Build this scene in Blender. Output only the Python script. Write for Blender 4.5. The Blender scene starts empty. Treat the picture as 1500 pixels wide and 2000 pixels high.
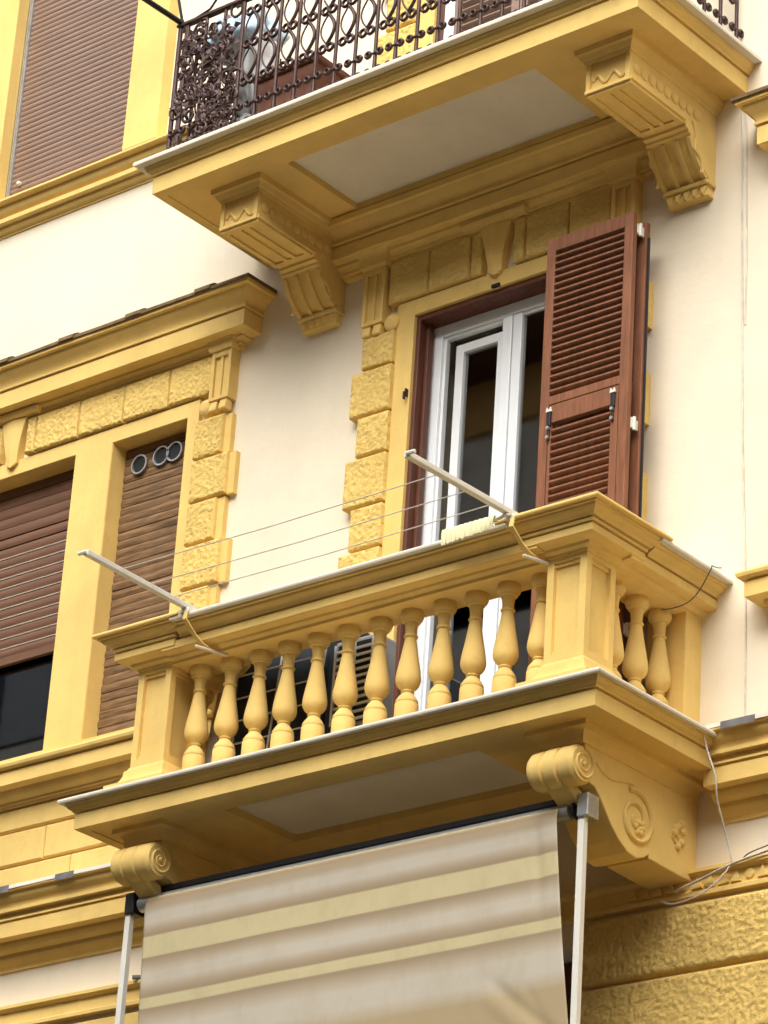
import bpy, bmesh, math, random
from mathutils import Vector, Matrix, noise

random.seed(7)
SC = bpy.context.scene
COL = SC.collection
W = 0.22          # y of the plain wall face (X along the facade, -Y towards the street, Z up)
GROUND = -8.1

# ------------------------------------------------------------------ camera
cam_d = bpy.data.cameras.new('camera')
cam = bpy.data.objects.new('camera', cam_d)
COL.objects.link(cam)
SC.camera = cam
cam_d.sensor_fit = 'HORIZONTAL'
cam_d.sensor_width = 36.0
cam_d.lens = 36.0 * 6602.8 / 1500.0
cam_d.clip_start = 0.1
cam_d.clip_end = 500
_r = Vector((0.77123251, 0.63355983, 0.06166329))
_d = Vector((-0.22733484, 0.36462014, -0.90297897))
_f = Vector((-0.59457488, 0.68238852, 0.42523713))
_m = Matrix.Identity(4)
for i in range(3):
    _m[i][0], _m[i][1], _m[i][2] = _r[i], -_d[i], -_f[i]
_m[0][3], _m[1][3], _m[2][3] = 9.602, -13.774, -6.487
cam.matrix_world = _m

# ------------------------------------------------------------------ light
SUN_EL, SUN_AZ = 46.0, 16.0      # azimuth: degrees from the street side (-Y) towards +X
el, az = math.radians(SUN_EL), math.radians(SUN_AZ)
sdir = Vector((math.sin(az) * math.cos(el), -math.cos(az) * math.cos(el), math.sin(el)))
world = bpy.data.worlds.new('World')
SC.world = world
world.use_nodes = True
nt = world.node_tree
nt.nodes.clear()
sky = nt.nodes.new('ShaderNodeTexSky')
sky.sky_type = 'NISHITA'
sky.sun_disc = False
sky.sun_elevation = el
sky.sun_rotation = math.atan2(sdir.x, sdir.y)
sky.air_density = 1.0
sky.dust_density = 4.0
hsv = nt.nodes.new('ShaderNodeHueSaturation')
hsv.inputs['Saturation'].default_value = 0.22
bg = nt.nodes.new('ShaderNodeBackground')
bg.inputs['Strength'].default_value = 0.14
wo = nt.nodes.new('ShaderNodeOutputWorld')
nt.links.new(sky.outputs[0], hsv.inputs['Color'])
nt.links.new(hsv.outputs[0], bg.inputs['Color'])
nt.links.new(bg.outputs[0], wo.inputs['Surface'])
sun_d = bpy.data.lights.new('sun', 'SUN')
sun_d.energy = 1.5
sun_d.angle = math.radians(62)
sun_d.color = (1.0, 0.95, 0.86)
sun = bpy.data.objects.new('sun', sun_d)
COL.objects.link(sun)
sun.rotation_euler = (-sdir).to_track_quat('-Z', 'Y').to_euler()
sun.location = (0, -10, 20)
SC.view_settings.view_transform = 'Standard'
SC.view_settings.look = 'None'
SC.view_settings.exposure = 1.10
SC.view_settings.gamma = 1.0
SC.view_settings.use_curve_mapping = False
SC.render.engine = 'CYCLES'
SC.cycles.use_denoising = True
SC.cycles.max_bounces = 8
SC.cycles.diffuse_bounces = 5

# ------------------------------------------------------------------ materials
def new_mat(name):
    m = bpy.data.materials.new(name)
    m.use_nodes = True
    t = m.node_tree
    t.nodes.clear()
    out = t.nodes.new('ShaderNodeOutputMaterial')
    p = t.nodes.new('ShaderNodeBsdfPrincipled')
    t.links.new(p.outputs[0], out.inputs['Surface'])
    return m, t, p

def N(t, kind, **kw):
    n = t.nodes.new(kind)
    for k, v in kw.items():
        if k in n.inputs:
            n.inputs[k].default_value = v
        else:
            setattr(n, k, v)
    return n

def position(t, scale=(1, 1, 1)):
    g = t.nodes.new('ShaderNodeNewGeometry')
    mp = N(t, 'ShaderNodeMapping')
    mp.inputs['Scale'].default_value = scale
    t.links.new(g.outputs['Position'], mp.inputs['Vector'])
    return mp.outputs[0]

def mixcol(t, fac, a, b, blend='MIX'):
    n = t.nodes.new('ShaderNodeMix')
    n.data_type = 'RGBA'
    n.blend_type = blend
    for sock, v in ((n.inputs[0], fac), (n.inputs[6], a), (n.inputs[7], b)):
        if hasattr(v, 'is_output'):
            t.links.new(v, sock)
        elif isinstance(v, (int, float)):
            sock.default_value = v
        else:
            sock.default_value = (*v[:3], 1)
    return n.outputs[2]

def ramp(t, src, lo, hi, a=0.0, b=1.0):
    n = t.nodes.new('ShaderNodeMapRange')
    n.inputs[1].default_value, n.inputs[2].default_value = lo, hi
    n.inputs[3].default_value, n.inputs[4].default_value = a, b
    t.links.new(src, n.inputs[0])
    return n.outputs[0]

def plaster(name, base, rough=0.85, var=0.12, stain=(0.35, 0.22, 0.08), stain_amt=0.25,
            bump=0.35, bscale=45, bdist=0.004, streak=0.15, big=0.006):
    m, t, p = new_mat(name)
    pos = position(t)
    n1 = N(t, 'ShaderNodeTexNoise', Scale=2.3, Detail=5.0, Roughness=0.6)
    t.links.new(pos, n1.inputs['Vector'])
    dark = tuple(c * (1 - var) for c in base)
    light = tuple(min(1, c * (1 + var * 0.6)) for c in base)
    col = mixcol(t, ramp(t, n1.outputs[0], 0.3, 0.7), dark, light)
    # blotchy wear
    n2 = N(t, 'ShaderNodeTexNoise', Scale=11.0, Detail=7.0, Roughness=0.7)
    t.links.new(pos, n2.inputs['Vector'])
    col = mixcol(t, ramp(t, n2.outputs[0], 0.56, 0.78, 0, stain_amt), col, stain)
    # rain streaks, stretched along Z
    n3 = N(t, 'ShaderNodeTexNoise', Scale=1.0, Detail=4.0, Roughness=0.6)
    t.links.new(position(t, (9, 9, 0.5)), n3.inputs['Vector'])
    col = mixcol(t, ramp(t, n3.outputs[0], 0.5, 0.75, 0, streak), col, tuple(c * 0.62 for c in base))
    t.links.new(col, p.inputs['Base Color'])
    p.inputs['Roughness'].default_value = rough
    p.inputs['Specular IOR Level'].default_value = 0.25
    nb = N(t, 'ShaderNodeTexNoise', Scale=bscale, Detail=6.0, Roughness=0.65)
    t.links.new(pos, nb.inputs['Vector'])
    nb2 = N(t, 'ShaderNodeTexNoise', Scale=5.0, Detail=3.0)
    t.links.new(pos, nb2.inputs['Vector'])
    b1 = N(t, 'ShaderNodeBump', Strength=bump, Distance=bdist)
    b2 = N(t, 'ShaderNodeBump', Strength=0.5, Distance=big)
    t.links.new(nb.outputs[0], b1.inputs['Height'])
    t.links.new(nb2.outputs[0], b2.inputs['Height'])
    t.links.new(b2.outputs[0], b1.inputs['Normal'])
    t.links.new(b1.outputs[0], p.inputs['Normal'])
    return m

def stucco(name, base, scale=55, dist=0.003):
    """rough trowelled worm-like stucco"""
    m, t, p = new_mat(name)
    pos = position(t)
    dn = N(t, 'ShaderNodeTexNoise', Scale=scale * 0.5, Detail=2.0)
    t.links.new(pos, dn.inputs['Vector'])
    add = N(t, 'ShaderNodeVectorMath', operation='MULTIPLY_ADD')
    t.links.new(dn.outputs['Color'], add.inputs[0])
    add.inputs[1].default_value = (0.05, 0.05, 0.05)
    t.links.new(pos, add.inputs[2])
    v = N(t, 'ShaderNodeTexNoise', Scale=scale, Detail=1.5, Roughness=0.5, Distortion=1.2)
    t.links.new(add.outputs[0], v.inputs['Vector'])
    worm = ramp(t, v.outputs[0], 0.33, 0.47)
    n = N(t, 'ShaderNodeTexNoise', Scale=scale * 2.2, Detail=5.0, Roughness=0.7)
    t.links.new(pos, n.inputs['Vector'])
    h = N(t, 'ShaderNodeMath', operation='MULTIPLY_ADD')
    t.links.new(n.outputs[0], h.inputs[0])
    h.inputs[1].default_value = 0.45
    t.links.new(worm, h.inputs[2])
    b = N(t, 'ShaderNodeBump', Strength=1.0, Distance=dist)
    t.links.new(h.outputs[0], b.inputs['Height'])
    t.links.new(b.outputs[0], p.inputs['Normal'])
    n1 = N(t, 'ShaderNodeTexNoise', Scale=3.0, Detail=6.0, Roughness=0.65)
    t.links.new(pos, n1.inputs['Vector'])
    col = mixcol(t, ramp(t, n1.outputs[0], 0.3, 0.7), tuple(c * 0.82 for c in base), base)
    t.links.new(col, p.inputs['Base Color'])
    p.inputs['Roughness'].default_value = 1.0
    p.inputs['Specular IOR Level'].default_value = 0.05
    return m

def simple(name, base, rough=0.5, metallic=0.0, var=0.15, scale=8.0, bump=0.0, spec=0.5, stretch=(1, 1, 1)):
    m, t, p = new_mat(name)
    pos = position(t, stretch)
    n1 = N(t, 'ShaderNodeTexNoise', Scale=scale, Detail=6.0, Roughness=0.65)
    t.links.new(pos, n1.inputs['Vector'])
    col = mixcol(t, ramp(t, n1.outputs[0], 0.3, 0.7), tuple(c * (1 - var) for c in base),
                 tuple(min(1, c * (1 + var)) for c in base))
    t.links.new(col, p.inputs['Base Color'])
    p.inputs['Roughness'].default_value = rough
    p.inputs['Metallic'].default_value = metallic
    p.inputs['Specular IOR Level'].default_value = spec
    if bump:
        b = N(t, 'ShaderNodeBump', Strength=0.6, Distance=bump)
        t.links.new(n1.outputs[0], b.inputs['Height'])
        t.links.new(b.outputs[0], p.inputs['Normal'])
    return m

def glass_mat(name, tint=(0.02, 0.025, 0.03), alpha=0.45):
    m, t, p = new_mat(name)
    t.nodes.remove(p)
    out = [n for n in t.nodes if n.type == 'OUTPUT_MATERIAL'][0]
    tr = N(t, 'ShaderNodeBsdfTransparent')
    tr.inputs[0].default_value = (0.62, 0.66, 0.66, 1)
    gl = N(t, 'ShaderNodeBsdfGlossy')
    gl.inputs['Roughness'].default_value = 0.02
    fr = N(t, 'ShaderNodeFresnel')
    fr.inputs['IOR'].default_value = 2.8
    mx = N(t, 'ShaderNodeMixShader')
    t.links.new(fr.outputs[0], mx.inputs[0])
    t.links.new(tr.outputs[0], mx.inputs[1])
    t.links.new(gl.outputs[0], mx.inputs[2])
    t.links.new(mx.outputs[0], out.inputs['Surface'])
    return m

def stripe_cloth(name):
    m, t, p = new_mat(name)
    g = t.nodes.new('ShaderNodeNewGeometry')
    sep = t.nodes.new('ShaderNodeSeparateXYZ')
    t.links.new(g.outputs['Position'], sep.inputs[0])
    cr = t.nodes.new('ShaderNodeValToRGB')
    z0, z1 = -1.75, -0.40
    t.links.new(ramp(t, sep.outputs[2], z0, z1), cr.inputs[0])
    pink, pale, cream, tan = (0.32, 0.235, 0.145), (0.54, 0.485, 0.39), (0.57, 0.495, 0.285), (0.43, 0.335, 0.195)
    mid = (0.42, 0.335, 0.23)
    stops = [(-1.75, tan), (-1.36, tan), (-1.27, pale), (-1.17, pale), (-1.10, mid), (-1.056, pink), (-1.05, cream), (-0.994, cream), (-0.988, pink), (-0.945, mid), (-0.90, pale), (-0.855, pale),
             (-0.805, mid), (-0.763, pink), (-0.757, cream), (-0.640, cream), (-0.634, pink), (-0.595, mid), (-0.555, pale), (-0.51, pale), (-0.47, mid), (-0.425, pink), (-0.40, cream)]
    els = cr.color_ramp.elements
    while len(els) < len(stops):
        els.new(0.5)
    for e, (z, c) in zip(els, stops):
        e.position = (z - z0) / (z1 - z0)
        e.color = (*c, 1)
    n1 = N(t, 'ShaderNodeTexNoise', Scale=6.0, Detail=6.0, Roughness=0.7)
    t.links.new(position(t, (1.0, 1.0, 0.6)), n1.inputs['Vector'])
    col = mixcol(t, ramp(t, n1.outputs[0], 0.45, 0.75, 0, 0.35), cr.outputs[0], (0.36, 0.29, 0.17))
    t.links.new(col, p.inputs['Base Color'])
    p.inputs['Roughness'].default_value = 0.75
    p.inputs['Specular IOR Level'].default_value = 0.2
    wv = N(t, 'ShaderNodeTexNoise', Scale=260.0, Detail=2.0)
    t.links.new(position(t), wv.inputs['Vector'])
    b = N(t, 'ShaderNodeBump', Strength=0.25, Distance=0.002)
    t.links.new(wv.outputs[0], b.inputs['Height'])
    t.links.new(b.outputs[0], p.inputs['Normal'])
    return m

M = {}
M['yellow'] = plaster('ochre_paint', (0.79, 0.557, 0.185))
M['cream'] = plaster('cream_render', (0.80, 0.71, 0.55), var=0.05, stain=(0.6, 0.5, 0.36), stain_amt=0.15, streak=0.08,
                     bump=0.25, bscale=60, bdist=0.003, big=0.010)
M['soffit'] = plaster('soffit_plaster', (0.78, 0.72, 0.58), var=0.07, stain=(0.4, 0.33, 0.25), stain_amt=0.2, streak=0.0)
M['rough'] = stucco('rough_ochre_stucco', (0.84, 0.595, 0.195))
M['rough_low'] = stucco('coarse_ochre_stucco', (0.84, 0.59, 0.19), scale=60, dist=0.003)
M['marble'] = plaster('white_marble_edge', (0.72, 0.68, 0.58), rough=0.5, var=0.05, stain=(0.45, 0.42, 0.36), stain_amt=0.35, streak=0.1)
M['lead'] = simple('lead_flashing', (0.17, 0.17, 0.18), 0.6, 0.3, 0.35, 9)
M['wood'] = simple('red_brown_wood', (0.215, 0.086, 0.042), 0.5, 0, 0.3, 5, 0.001, 0.25, (6, 6, 0.7))
M['wood_dark'] = simple('dark_brown_wood', (0.115, 0.036, 0.018), 0.5, 0, 0.3, 5, 0.001, 0.4, (6, 6, 0.7))
M['roller'] = simple('brown_roller_slat', (0.235, 0.15, 0.108), 0.38, 0, 0.22, 4, 0, 0.6, (0.6, 3, 9))
M['roller_old'] = simple('weathered_wood_slat', (0.19, 0.108, 0.05), 0.75, 0, 0.6, 6, 0.002, 0.3, (0.8, 3, 9))
M['roller_dark'] = simple('dark_roller_slat', (0.145, 0.066, 0.032), 0.5, 0, 0.25, 4, 0, 0.5, (0.6, 3, 9))
M['pvc'] = simple('white_pvc', (0.82, 0.85, 0.87), 0.3, 0, 0.04, 3, 0, 0.5)
M['glass'] = glass_mat('window_glass')
M['iron'] = simple('rusty_brown_iron', (0.055, 0.025, 0.020), 0.5, 0.35, 0.5, 30, 0.001, 0.5)
M['black'] = simple('black_metal', (0.012, 0.012, 0.013), 0.45, 0.2, 0.3, 10)
M['alu'] = simple('white_painted_aluminium', (0.72, 0.70, 0.62), 0.4, 0.0, 0.04, 5)
M['steel'] = simple('galvanised_steel', (0.45, 0.46, 0.46), 0.4, 0.7, 0.2, 20)
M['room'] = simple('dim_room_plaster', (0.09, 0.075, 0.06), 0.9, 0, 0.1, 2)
M['curtain'] = simple('grey_green_curtain', (0.20, 0.23, 0.21), 0.9, 0, 0.2, 4, 0, 0.2, (6, 6, 0.3))
M['awning'] = stripe_cloth('striped_awning_cloth')
M['cable'] = simple('white_cable', (0.62, 0.57, 0.48), 0.5, 0, 0.2, 10)
M['cable_dark'] = simple('grey_cable', (0.10, 0.10, 0.10), 0.5, 0, 0.3, 10)
M['towel'] = simple('pale_yellow_fringe_cloth', (0.78, 0.74, 0.46), 0.9, 0, 0.08, 25, 0.002, 0.1)
M['terracotta'] = simple('terracotta', (0.16, 0.062, 0.035), 0.8, 0, 0.3, 6)
M['bag'] = simple('white_plastic_sheet', (0.46, 0.46, 0.45), 0.4, 0, 0.2, 5, 0.004)
M['tarp'] = simple('pale_blue_tarpaulin', (0.42, 0.56, 0.68), 0.45, 0, 0.2, 5, 0.004)
M['navy'] = simple('dark_navy_cover', (0.012, 0.018, 0.026), 0.55, 0, 0.4, 4, 0.002)
M['tile'] = simple('weathered_brown_tile', (0.17, 0.105, 0.045), 0.9, 0, 0.35, 12, 0.003)
M['strip'] = simple('dull_grey_brown_strip', (0.36, 0.30, 0.25), 0.6, 0, 0.2, 9)
M['casing'] = simple('grey_metal_casing', (0.24, 0.24, 0.23), 0.5, 0.1, 0.1, 4)
M['leaf'] = simple('dried_brown_leaf', (0.10, 0.055, 0.03), 0.8, 0, 0.5, 18)
M['asphalt'] = simple('asphalt', (0.07, 0.07, 0.07), 0.9, 0, 0.3, 14, 0.004)
M['paving'] = simple('basalt_paving', (0.11, 0.10, 0.09), 0.85, 0, 0.2, 5, 0.003)
M['opp_wall'] = plaster('opposite_tan_render', (0.36, 0.29, 0.20))
M['opp_trim'] = plaster('opposite_stone_trim', (0.55, 0.50, 0.42))
M['opp_stone'] = plaster('coursed_grey_beige_stone', (0.66, 0.61, 0.53))
M['opp_ochre'] = plaster('opposite_ochre_frieze', (0.6, 0.36, 0.12))
M['blue'] = simple('blue_shutter_paint', (0.05, 0.13, 0.26), 0.5, 0, 0.2, 5)

# ------------------------------------------------------------------ mesh helpers
class MB:
    def __init__(self):
        self.v, self.f = [], []

    def add(self, vs, fs):
        o = len(self.v)
        self.v += [tuple(p) for p in vs]
        self.f += [tuple(i + o for i in f) for f in fs]
        return self

    def box(self, x0, x1, y0, y1, z0, z1):
        vs = [(x, y, z) for z in (z0, z1) for y in (y0, y1) for x in (x0, x1)]
        return self.add(vs, [(0, 2, 3, 1), (4, 5, 7, 6), (0, 1, 5, 4), (2, 6, 7, 3), (0, 4, 6, 2), (1, 3, 7, 5)])

    def cbox(self, x0, x1, y0, y1, z0, z1, c):
        """box whose street face (y0) is chamfered by c"""
        a = [(x0, y1, z0), (x1, y1, z0), (x1, y1, z1), (x0, y1, z1)]
        b = [(x0, y0 + c, z0), (x1, y0 + c, z0), (x1, y0 + c, z1), (x0, y0 + c, z1)]
        d = [(x0 + c, y0, z0 + c), (x1 - c, y0, z0 + c), (x1 - c, y0, z1 - c), (x0 + c, y0, z1 - c)]
        fs = [(3, 2, 1, 0), (8, 9, 10, 11)]
        for i in range(4):
            j = (i + 1) % 4
            fs += [(i, j, 4 + j, 4 + i), (4 + i, 4 + j, 8 + j, 8 + i)]
        return self.add(a + b + d, fs)

    def rough_block(self, x0, x1, y0, y1, z0, z1, c, amp=0.0085, cell=0.009, freq=52.0):
        """chamfered block whose street face is really trowelled rough"""
        nx, nz = max(2, int((x1 - x0) / cell)), max(2, int((z1 - z0) / cell))
        vs, fs = [], []
        for j in range(nz + 1):
            for i in range(nx + 1):
                x, z = x0 + (x1 - x0) * i / nx, z0 + (z1 - z0) * j / nz
                e = min(x - x0, x1 - x, z - z0, z1 - z)
                y = y0 + max(0.0, c - e)
                if e > 1e-6:
                    p = Vector((x * freq, z * freq, 3.7))
                    q = p + noise.noise_vector(p * 0.45) * 0.9
                    h = noise.noise(q) + 0.45 * noise.noise(p * 2.1)
                    h = max(-0.55, min(0.5, h * 1.5))
                    y -= amp * h * min(1.0, e / (c * 1.2))
                vs.append((x, y, z))
        w = nx + 1
        for j in range(nz):
            for i in range(nx):
                a = j * w + i
                fs.append((a, a + 1, a + w + 1, a + w))
        o = len(vs)
        rim = [i for i in range(w)] + [j * w + nx for j in range(1, nz + 1)] + [nz * w + i for i in range(nx - 1, -1, -1)] + [j * w for j in range(nz - 1, 0, -1)]
        for k in rim:
            vs.append((vs[k][0], y1, vs[k][2]))
        n = len(rim)
        for k in range(n):
            fs.append((rim[k], o + k, o + (k + 1) % n, rim[(k + 1) % n]))
        return self.add(vs, fs)

    def prism(self, poly, axis, a0, a1):
        """poly: 2D outline; axis 'x': (y,z) outline between x=a0..a1; 'y': (x,z); 'z': (x,y)"""
        def P(p, a):
            return {'x': (a, p[0], p[1]), 'y': (p[0], a, p[1]), 'z': (p[0], p[1], a)}[axis]
        n = len(poly)
        vs = [P(p, a0) for p in poly] + [P(p, a1) for p in poly]
        fs = [tuple(range(n))[::-1], tuple(range(n, 2 * n))]
        fs += [(i, (i + 1) % n, n + (i + 1) % n, n + i) for i in range(n)]
        return self.add(vs, fs)

    def tube(self, pts, r, n=6, cap=True):
        pts = [Vector(p) for p in pts]
        rings = []
        prev = None
        for i, p in enumerate(pts):
            d = (pts[min(i + 1, len(pts) - 1)] - pts[max(i - 1, 0)])
            d = d.normalized() if d.length > 1e-9 else Vector((0, 0, 1))
            if prev is None:
                u = d.cross(Vector((0, 0, 1)))
                if u.length < 1e-3:
                    u = d.cross(Vector((0, 1, 0)))
            else:
                u = prev - d * prev.dot(d)
            u.normalize()
            prev = u
            w = d.cross(u)
            rr = r[i] if isinstance(r, (list, tuple)) else r
            rings.append([p + (u * math.cos(2 * math.pi * k / n) + w * math.sin(2 * math.pi * k / n)) * rr for k in range(n)])
        vs = [q for ring in rings for q in ring]
        fs = []
        for i in range(len(rings) - 1):
            for k in range(n):
                fs.append((i * n + k, i * n + (k + 1) % n, (i + 1) * n + (k + 1) % n, (i + 1) * n + k))
        if cap:
            fs.append(tuple(range(n))[::-1])
            fs.append(tuple((len(rings) - 1) * n + k for k in range(n)))
        return self.add(vs, fs)

    def lathe(self, prof, n=20, axis='z', o=(0, 0, 0)):
        """prof: (radius, height) list"""
        vs, fs = [], []
        for r, h in prof:
            for k in range(n):
                a = 2 * math.pi * k / n
                c, s = r * math.cos(a), r * math.sin(a)
                p = (c, s, h) if axis == 'z' else (h, c, s) if axis == 'x' else (c, h, s)
                vs.append((p[0] + o[0], p[1] + o[1], p[2] + o[2]))
        for i in range(len(prof) - 1):
            for k in range(n):
                fs.append((i * n + k, i * n + (k + 1) % n, (i + 1) * n + (k + 1) % n, (i + 1) * n + k))
        fs.append(tuple(range(n))[::-1])
        fs.append(tuple((len(prof) - 1) * n + k for k in range(n)))
        return self.add(vs, fs)

    def moulding(self, path, prof, closed=False, step=0.25, jit=0.0016, seed=0.0):
        """sweep a profile [(d outward, z)] along a plan path [(x,y)]; outward is to the right of travel, corners mitred"""
        pts = [Vector((p[0], p[1])) for p in path]
        n = len(pts)
        segs = n if closed else n - 1
        nor = []
        for i in range(segs):
            e = (pts[(i + 1) % n] - pts[i]).normalized()
            nor.append(Vector((e.y, -e.x)))
        stations = []
        for i in range(n):
            if closed or 0 < i < n - 1:
                a, b = nor[(i - 1) % segs], nor[i % segs]
                m = (a + b)
                m = m / max(0.2, m.dot(a))
            else:
                m = nor[0] if i == 0 else nor[-1]
            stations.append((pts[i], m))
            if i < segs:
                q = pts[(i + 1) % n]
                L = (q - pts[i]).length
                k = int(L / step)
                for j in range(1, k):
                    stations.append((pts[i].lerp(q, j / k), nor[i]))
        P = len(prof)
        vs = []
        for s, (p, m) in enumerate(stations):
            for d, z in prof:
                jj = noise.noise(Vector((p.x * 2.1 + seed, p.y * 2.1, z * 9))) * jit
                kk = noise.noise(Vector((p.x * 1.7 + 31 + seed, p.y * 1.7, z * 7))) * jit
                q = p + m * (d + jj)
                vs.append((q.x, q.y, z + kk))
        S = len(stations)
        fs = []
        for s in range(S if closed else S - 1):
            t2 = (s + 1) % S
            for k in range(P):
                k2 = (k + 1) % P
                fs.append((s * P + k, t2 * P + k, t2 * P + k2, s * P + k2))
        if not closed:
            fs.append(tuple(range(P)))
            fs.append(tuple((S - 1) * P + k for k in range(P))[::-1])
        return self.add(vs, fs)

    def mesh(self, name, mat, smooth=None):
        me = bpy.data.meshes.new(name)
        me.from_pydata(self.v, [], self.f)
        bm = bmesh.new()
        bm.from_mesh(me)
        bmesh.ops.recalc_face_normals(bm, faces=bm.faces)
        bm.to_mesh(me)
        bm.free()
        if mat is not None:
            me.materials.append(M[mat] if isinstance(mat, str) else mat)
        if smooth:
            me.polygons.foreach_set('use_smooth', [True] * len(me.polygons))
            me.set_sharp_from_angle(angle=math.radians(smooth))
        return me

    def build(self, name, mat, parent=None, smooth=None, bevel=0.0, loc=(0, 0, 0)):
        return place(name, self.mesh(name, mat, smooth), parent, loc, bevel)

ROOTS = {}
def place(name, me, parent=None, loc=(0, 0, 0), bevel=0.0, rot=(0, 0, 0)):
    o = bpy.data.objects.new(name, me)
    COL.objects.link(o)
    o.location = loc
    o.rotation_euler = rot
    if parent is not None:
        o.parent = parent
        if parent.name in ROOTS:
            o.matrix_parent_inverse = Matrix.Translation(-Vector(ROOTS[parent.name]))
    if bevel:
        b = o.modifiers.new('soft_edges', 'BEVEL')
        b.width = bevel
        b.segments = 2
        b.limit_method = 'ANGLE'
    return o

def thing(name, label, cat, loc=(0, 0, 0), group=None):
    o = bpy.data.objects.new(name, None)
    COL.objects.link(o)
    o.location = loc
    ROOTS[o.name] = loc
    o['label'] = label
    o['category'] = cat
    if group:
        o['group'] = group
    return o

def tag(o, label, cat, group=None):
    o['label'] = label
    o['category'] = cat
    if group:
        o['group'] = group
    return o

def structure(o):
    o['kind'] = 'structure'
    return o

def wall_with_holes(x0, x1, z0, z1, yf, yb, holes):
    """slab between y=yf (street) and yb with rectangular openings (x0,x1,z0,z1)"""
    mb = MB()
    xs = sorted({x0, x1} | {h[0] for h in holes} | {h[1] for h in holes})
    zs = sorted({z0, z1} | {h[2] for h in holes} | {h[3] for h in holes})
    for i in range(len(xs) - 1):
        for j in range(len(zs) - 1):
            cx, cz = (xs[i] + xs[i + 1]) / 2, (zs[j] + zs[j + 1]) / 2
            if any(h[0] < cx < h[1] and h[2] < cz < h[3] for h in holes):
                continue
            a, b, c, d = xs[i], xs[i + 1], zs[j], zs[j + 1]
            mb.add([(a, yf, c), (b, yf, c), (b, yf, d), (a, yf, d)], [(0, 1, 2, 3)])
            mb.add([(a, yb, c), (b, yb, c), (b, yb, d), (a, yb, d)], [(3, 2, 1, 0)])
    for a, b, c, d in holes + [(x0, x1, z0, z1)]:
        for p, q in (((a, c), (b, c)), ((b, c), (b, d)), ((b, d), (a, d)), ((a, d), (a, c))):
            mb.add([(p[0], yf, p[1]), (q[0], yf, q[1]), (q[0], yb, q[1]), (p[0], yb, p[1])], [(0, 1, 2, 3)])
    return mb

def arc(cx, cz, r, a0, a1, n=8):
    return [(cx + r * math.cos(math.radians(a0 + (a1 - a0) * i / n)), cz + r * math.sin(math.radians(a0 + (a1 - a0) * i / n))) for i in range(n + 1)]

def cyma(d0, z0, d1, z1, n=6):
    """S-curve between two profile points"""
    out = []
    for i in range(n + 1):
        t = i / n
        s = t * t * (3 - 2 * t)
        out.append((d0 + (d1 - d0) * t, z0 + (z1 - z0) * s))
    return out

def cove(d0, z0, d1, z1, n=5):
    """quarter hollow rising from (d0,z0) to (d1,z1)"""
    return [(d0 + (d1 - d0) * (1 - math.cos(math.pi / 2 * i / n)), z0 + (z1 - z0) * math.sin(math.pi / 2 * i / n)) for i in range(n + 1)]

def ovolo(d0, z0, d1, z1, n=5):
    return [(d0 + (d1 - d0) * math.sin(math.pi / 2 * i / n), z0 + (z1 - z0) * (1 - math.cos(math.pi / 2 * i / n))) for i in range(n + 1)]

# ------------------------------------------------------------------ ground
structure(MB().box(-120, 120, -160, 60, GROUND - 0.5, GROUND).build('street', 'asphalt'))
structure(MB().box(-60, 60, -4.2, W + 0.3, GROUND + 0.004, GROUND + 0.14).build('pavement', 'paving', bevel=0.02))
structure(MB().box(-60, 60, -20.9, -17.5, GROUND + 0.004, GROUND + 0.14).build('pavement', 'paving', bevel=0.02))

# ================================================================== THE BUILDING
B = thing('apartment_building', 'ochre and cream plastered apartment building with moulded balconies and shuttered windows', 'building',
          (-1.77, W, GROUND))
DC = -1.77                      # axis of the balcony doors
LWC, RWC = -5.92, 2.38          # axes of the triple windows
DOOR = (-2.42, -1.12, 0.168, 3.53)
UDOOR = (-2.44, -1.10, 4.53, 7.7)
ULW = (-6.39, -5.13, 5.62, 8.1)
URW = (1.75, 3.01, 5.62, 8.1)
TW = []                          # openings of the triple windows
for c in (LWC, RWC):
    TW += [(c - 0.603, c + 0.603, 1.215, 3.33), (c + 0.94, c + 1.617, 1.215, 3.33), (c - 1.617, c - 0.94, 1.215, 3.33)]
LOWDOOR = (-3.05, -0.96, -5.4, -0.78)
HOLES = [DOOR, UDOOR, ULW, URW, LOWDOOR] + TW
wall_with_holes(-10.5, 7.0, GROUND, 9.6, W, W + 0.42, HOLES).build('facade_wall', 'cream', B)
# the rooms behind the openings, and the body of the block
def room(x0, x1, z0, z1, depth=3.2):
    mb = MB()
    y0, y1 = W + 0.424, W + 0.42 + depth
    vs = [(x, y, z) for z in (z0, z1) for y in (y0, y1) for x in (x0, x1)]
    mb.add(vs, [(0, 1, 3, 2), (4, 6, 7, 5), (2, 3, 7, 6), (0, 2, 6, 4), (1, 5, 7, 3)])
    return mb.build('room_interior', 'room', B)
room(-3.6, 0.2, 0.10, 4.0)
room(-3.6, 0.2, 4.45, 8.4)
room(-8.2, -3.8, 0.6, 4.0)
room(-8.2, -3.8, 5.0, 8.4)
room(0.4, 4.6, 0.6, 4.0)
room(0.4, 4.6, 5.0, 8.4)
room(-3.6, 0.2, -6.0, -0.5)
MB().box(-10.5, 7.0, W + 4.2, W + 12, GROUND, 9.6).build('rear_block', 'cream', B)
MB().box(-10.8, 7.3, W - 0.5, W + 12.2, 9.6, 9.9).build('roof_cornice', 'yellow', B)

def straight(x0, x1, prof, name, mat, parent, returns=True, y=W, jit=0.0016, smooth=35, seed=0.0):
    """moulding along the facade, with mitred returns to the wall when asked"""
    if returns:
        path = [(x1, y + 0.02), (x1, y), (x0, y), (x0, y + 0.02)]
        path = [(x0, y + 0.06), (x0, y), (x1, y), (x1, y + 0.06)]
    else:
        path = [(x0, y), (x1, y)]
    return MB().moulding(path, prof, jit=jit, seed=seed).build(name, mat, parent, smooth=min(smooth, 28))

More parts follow.
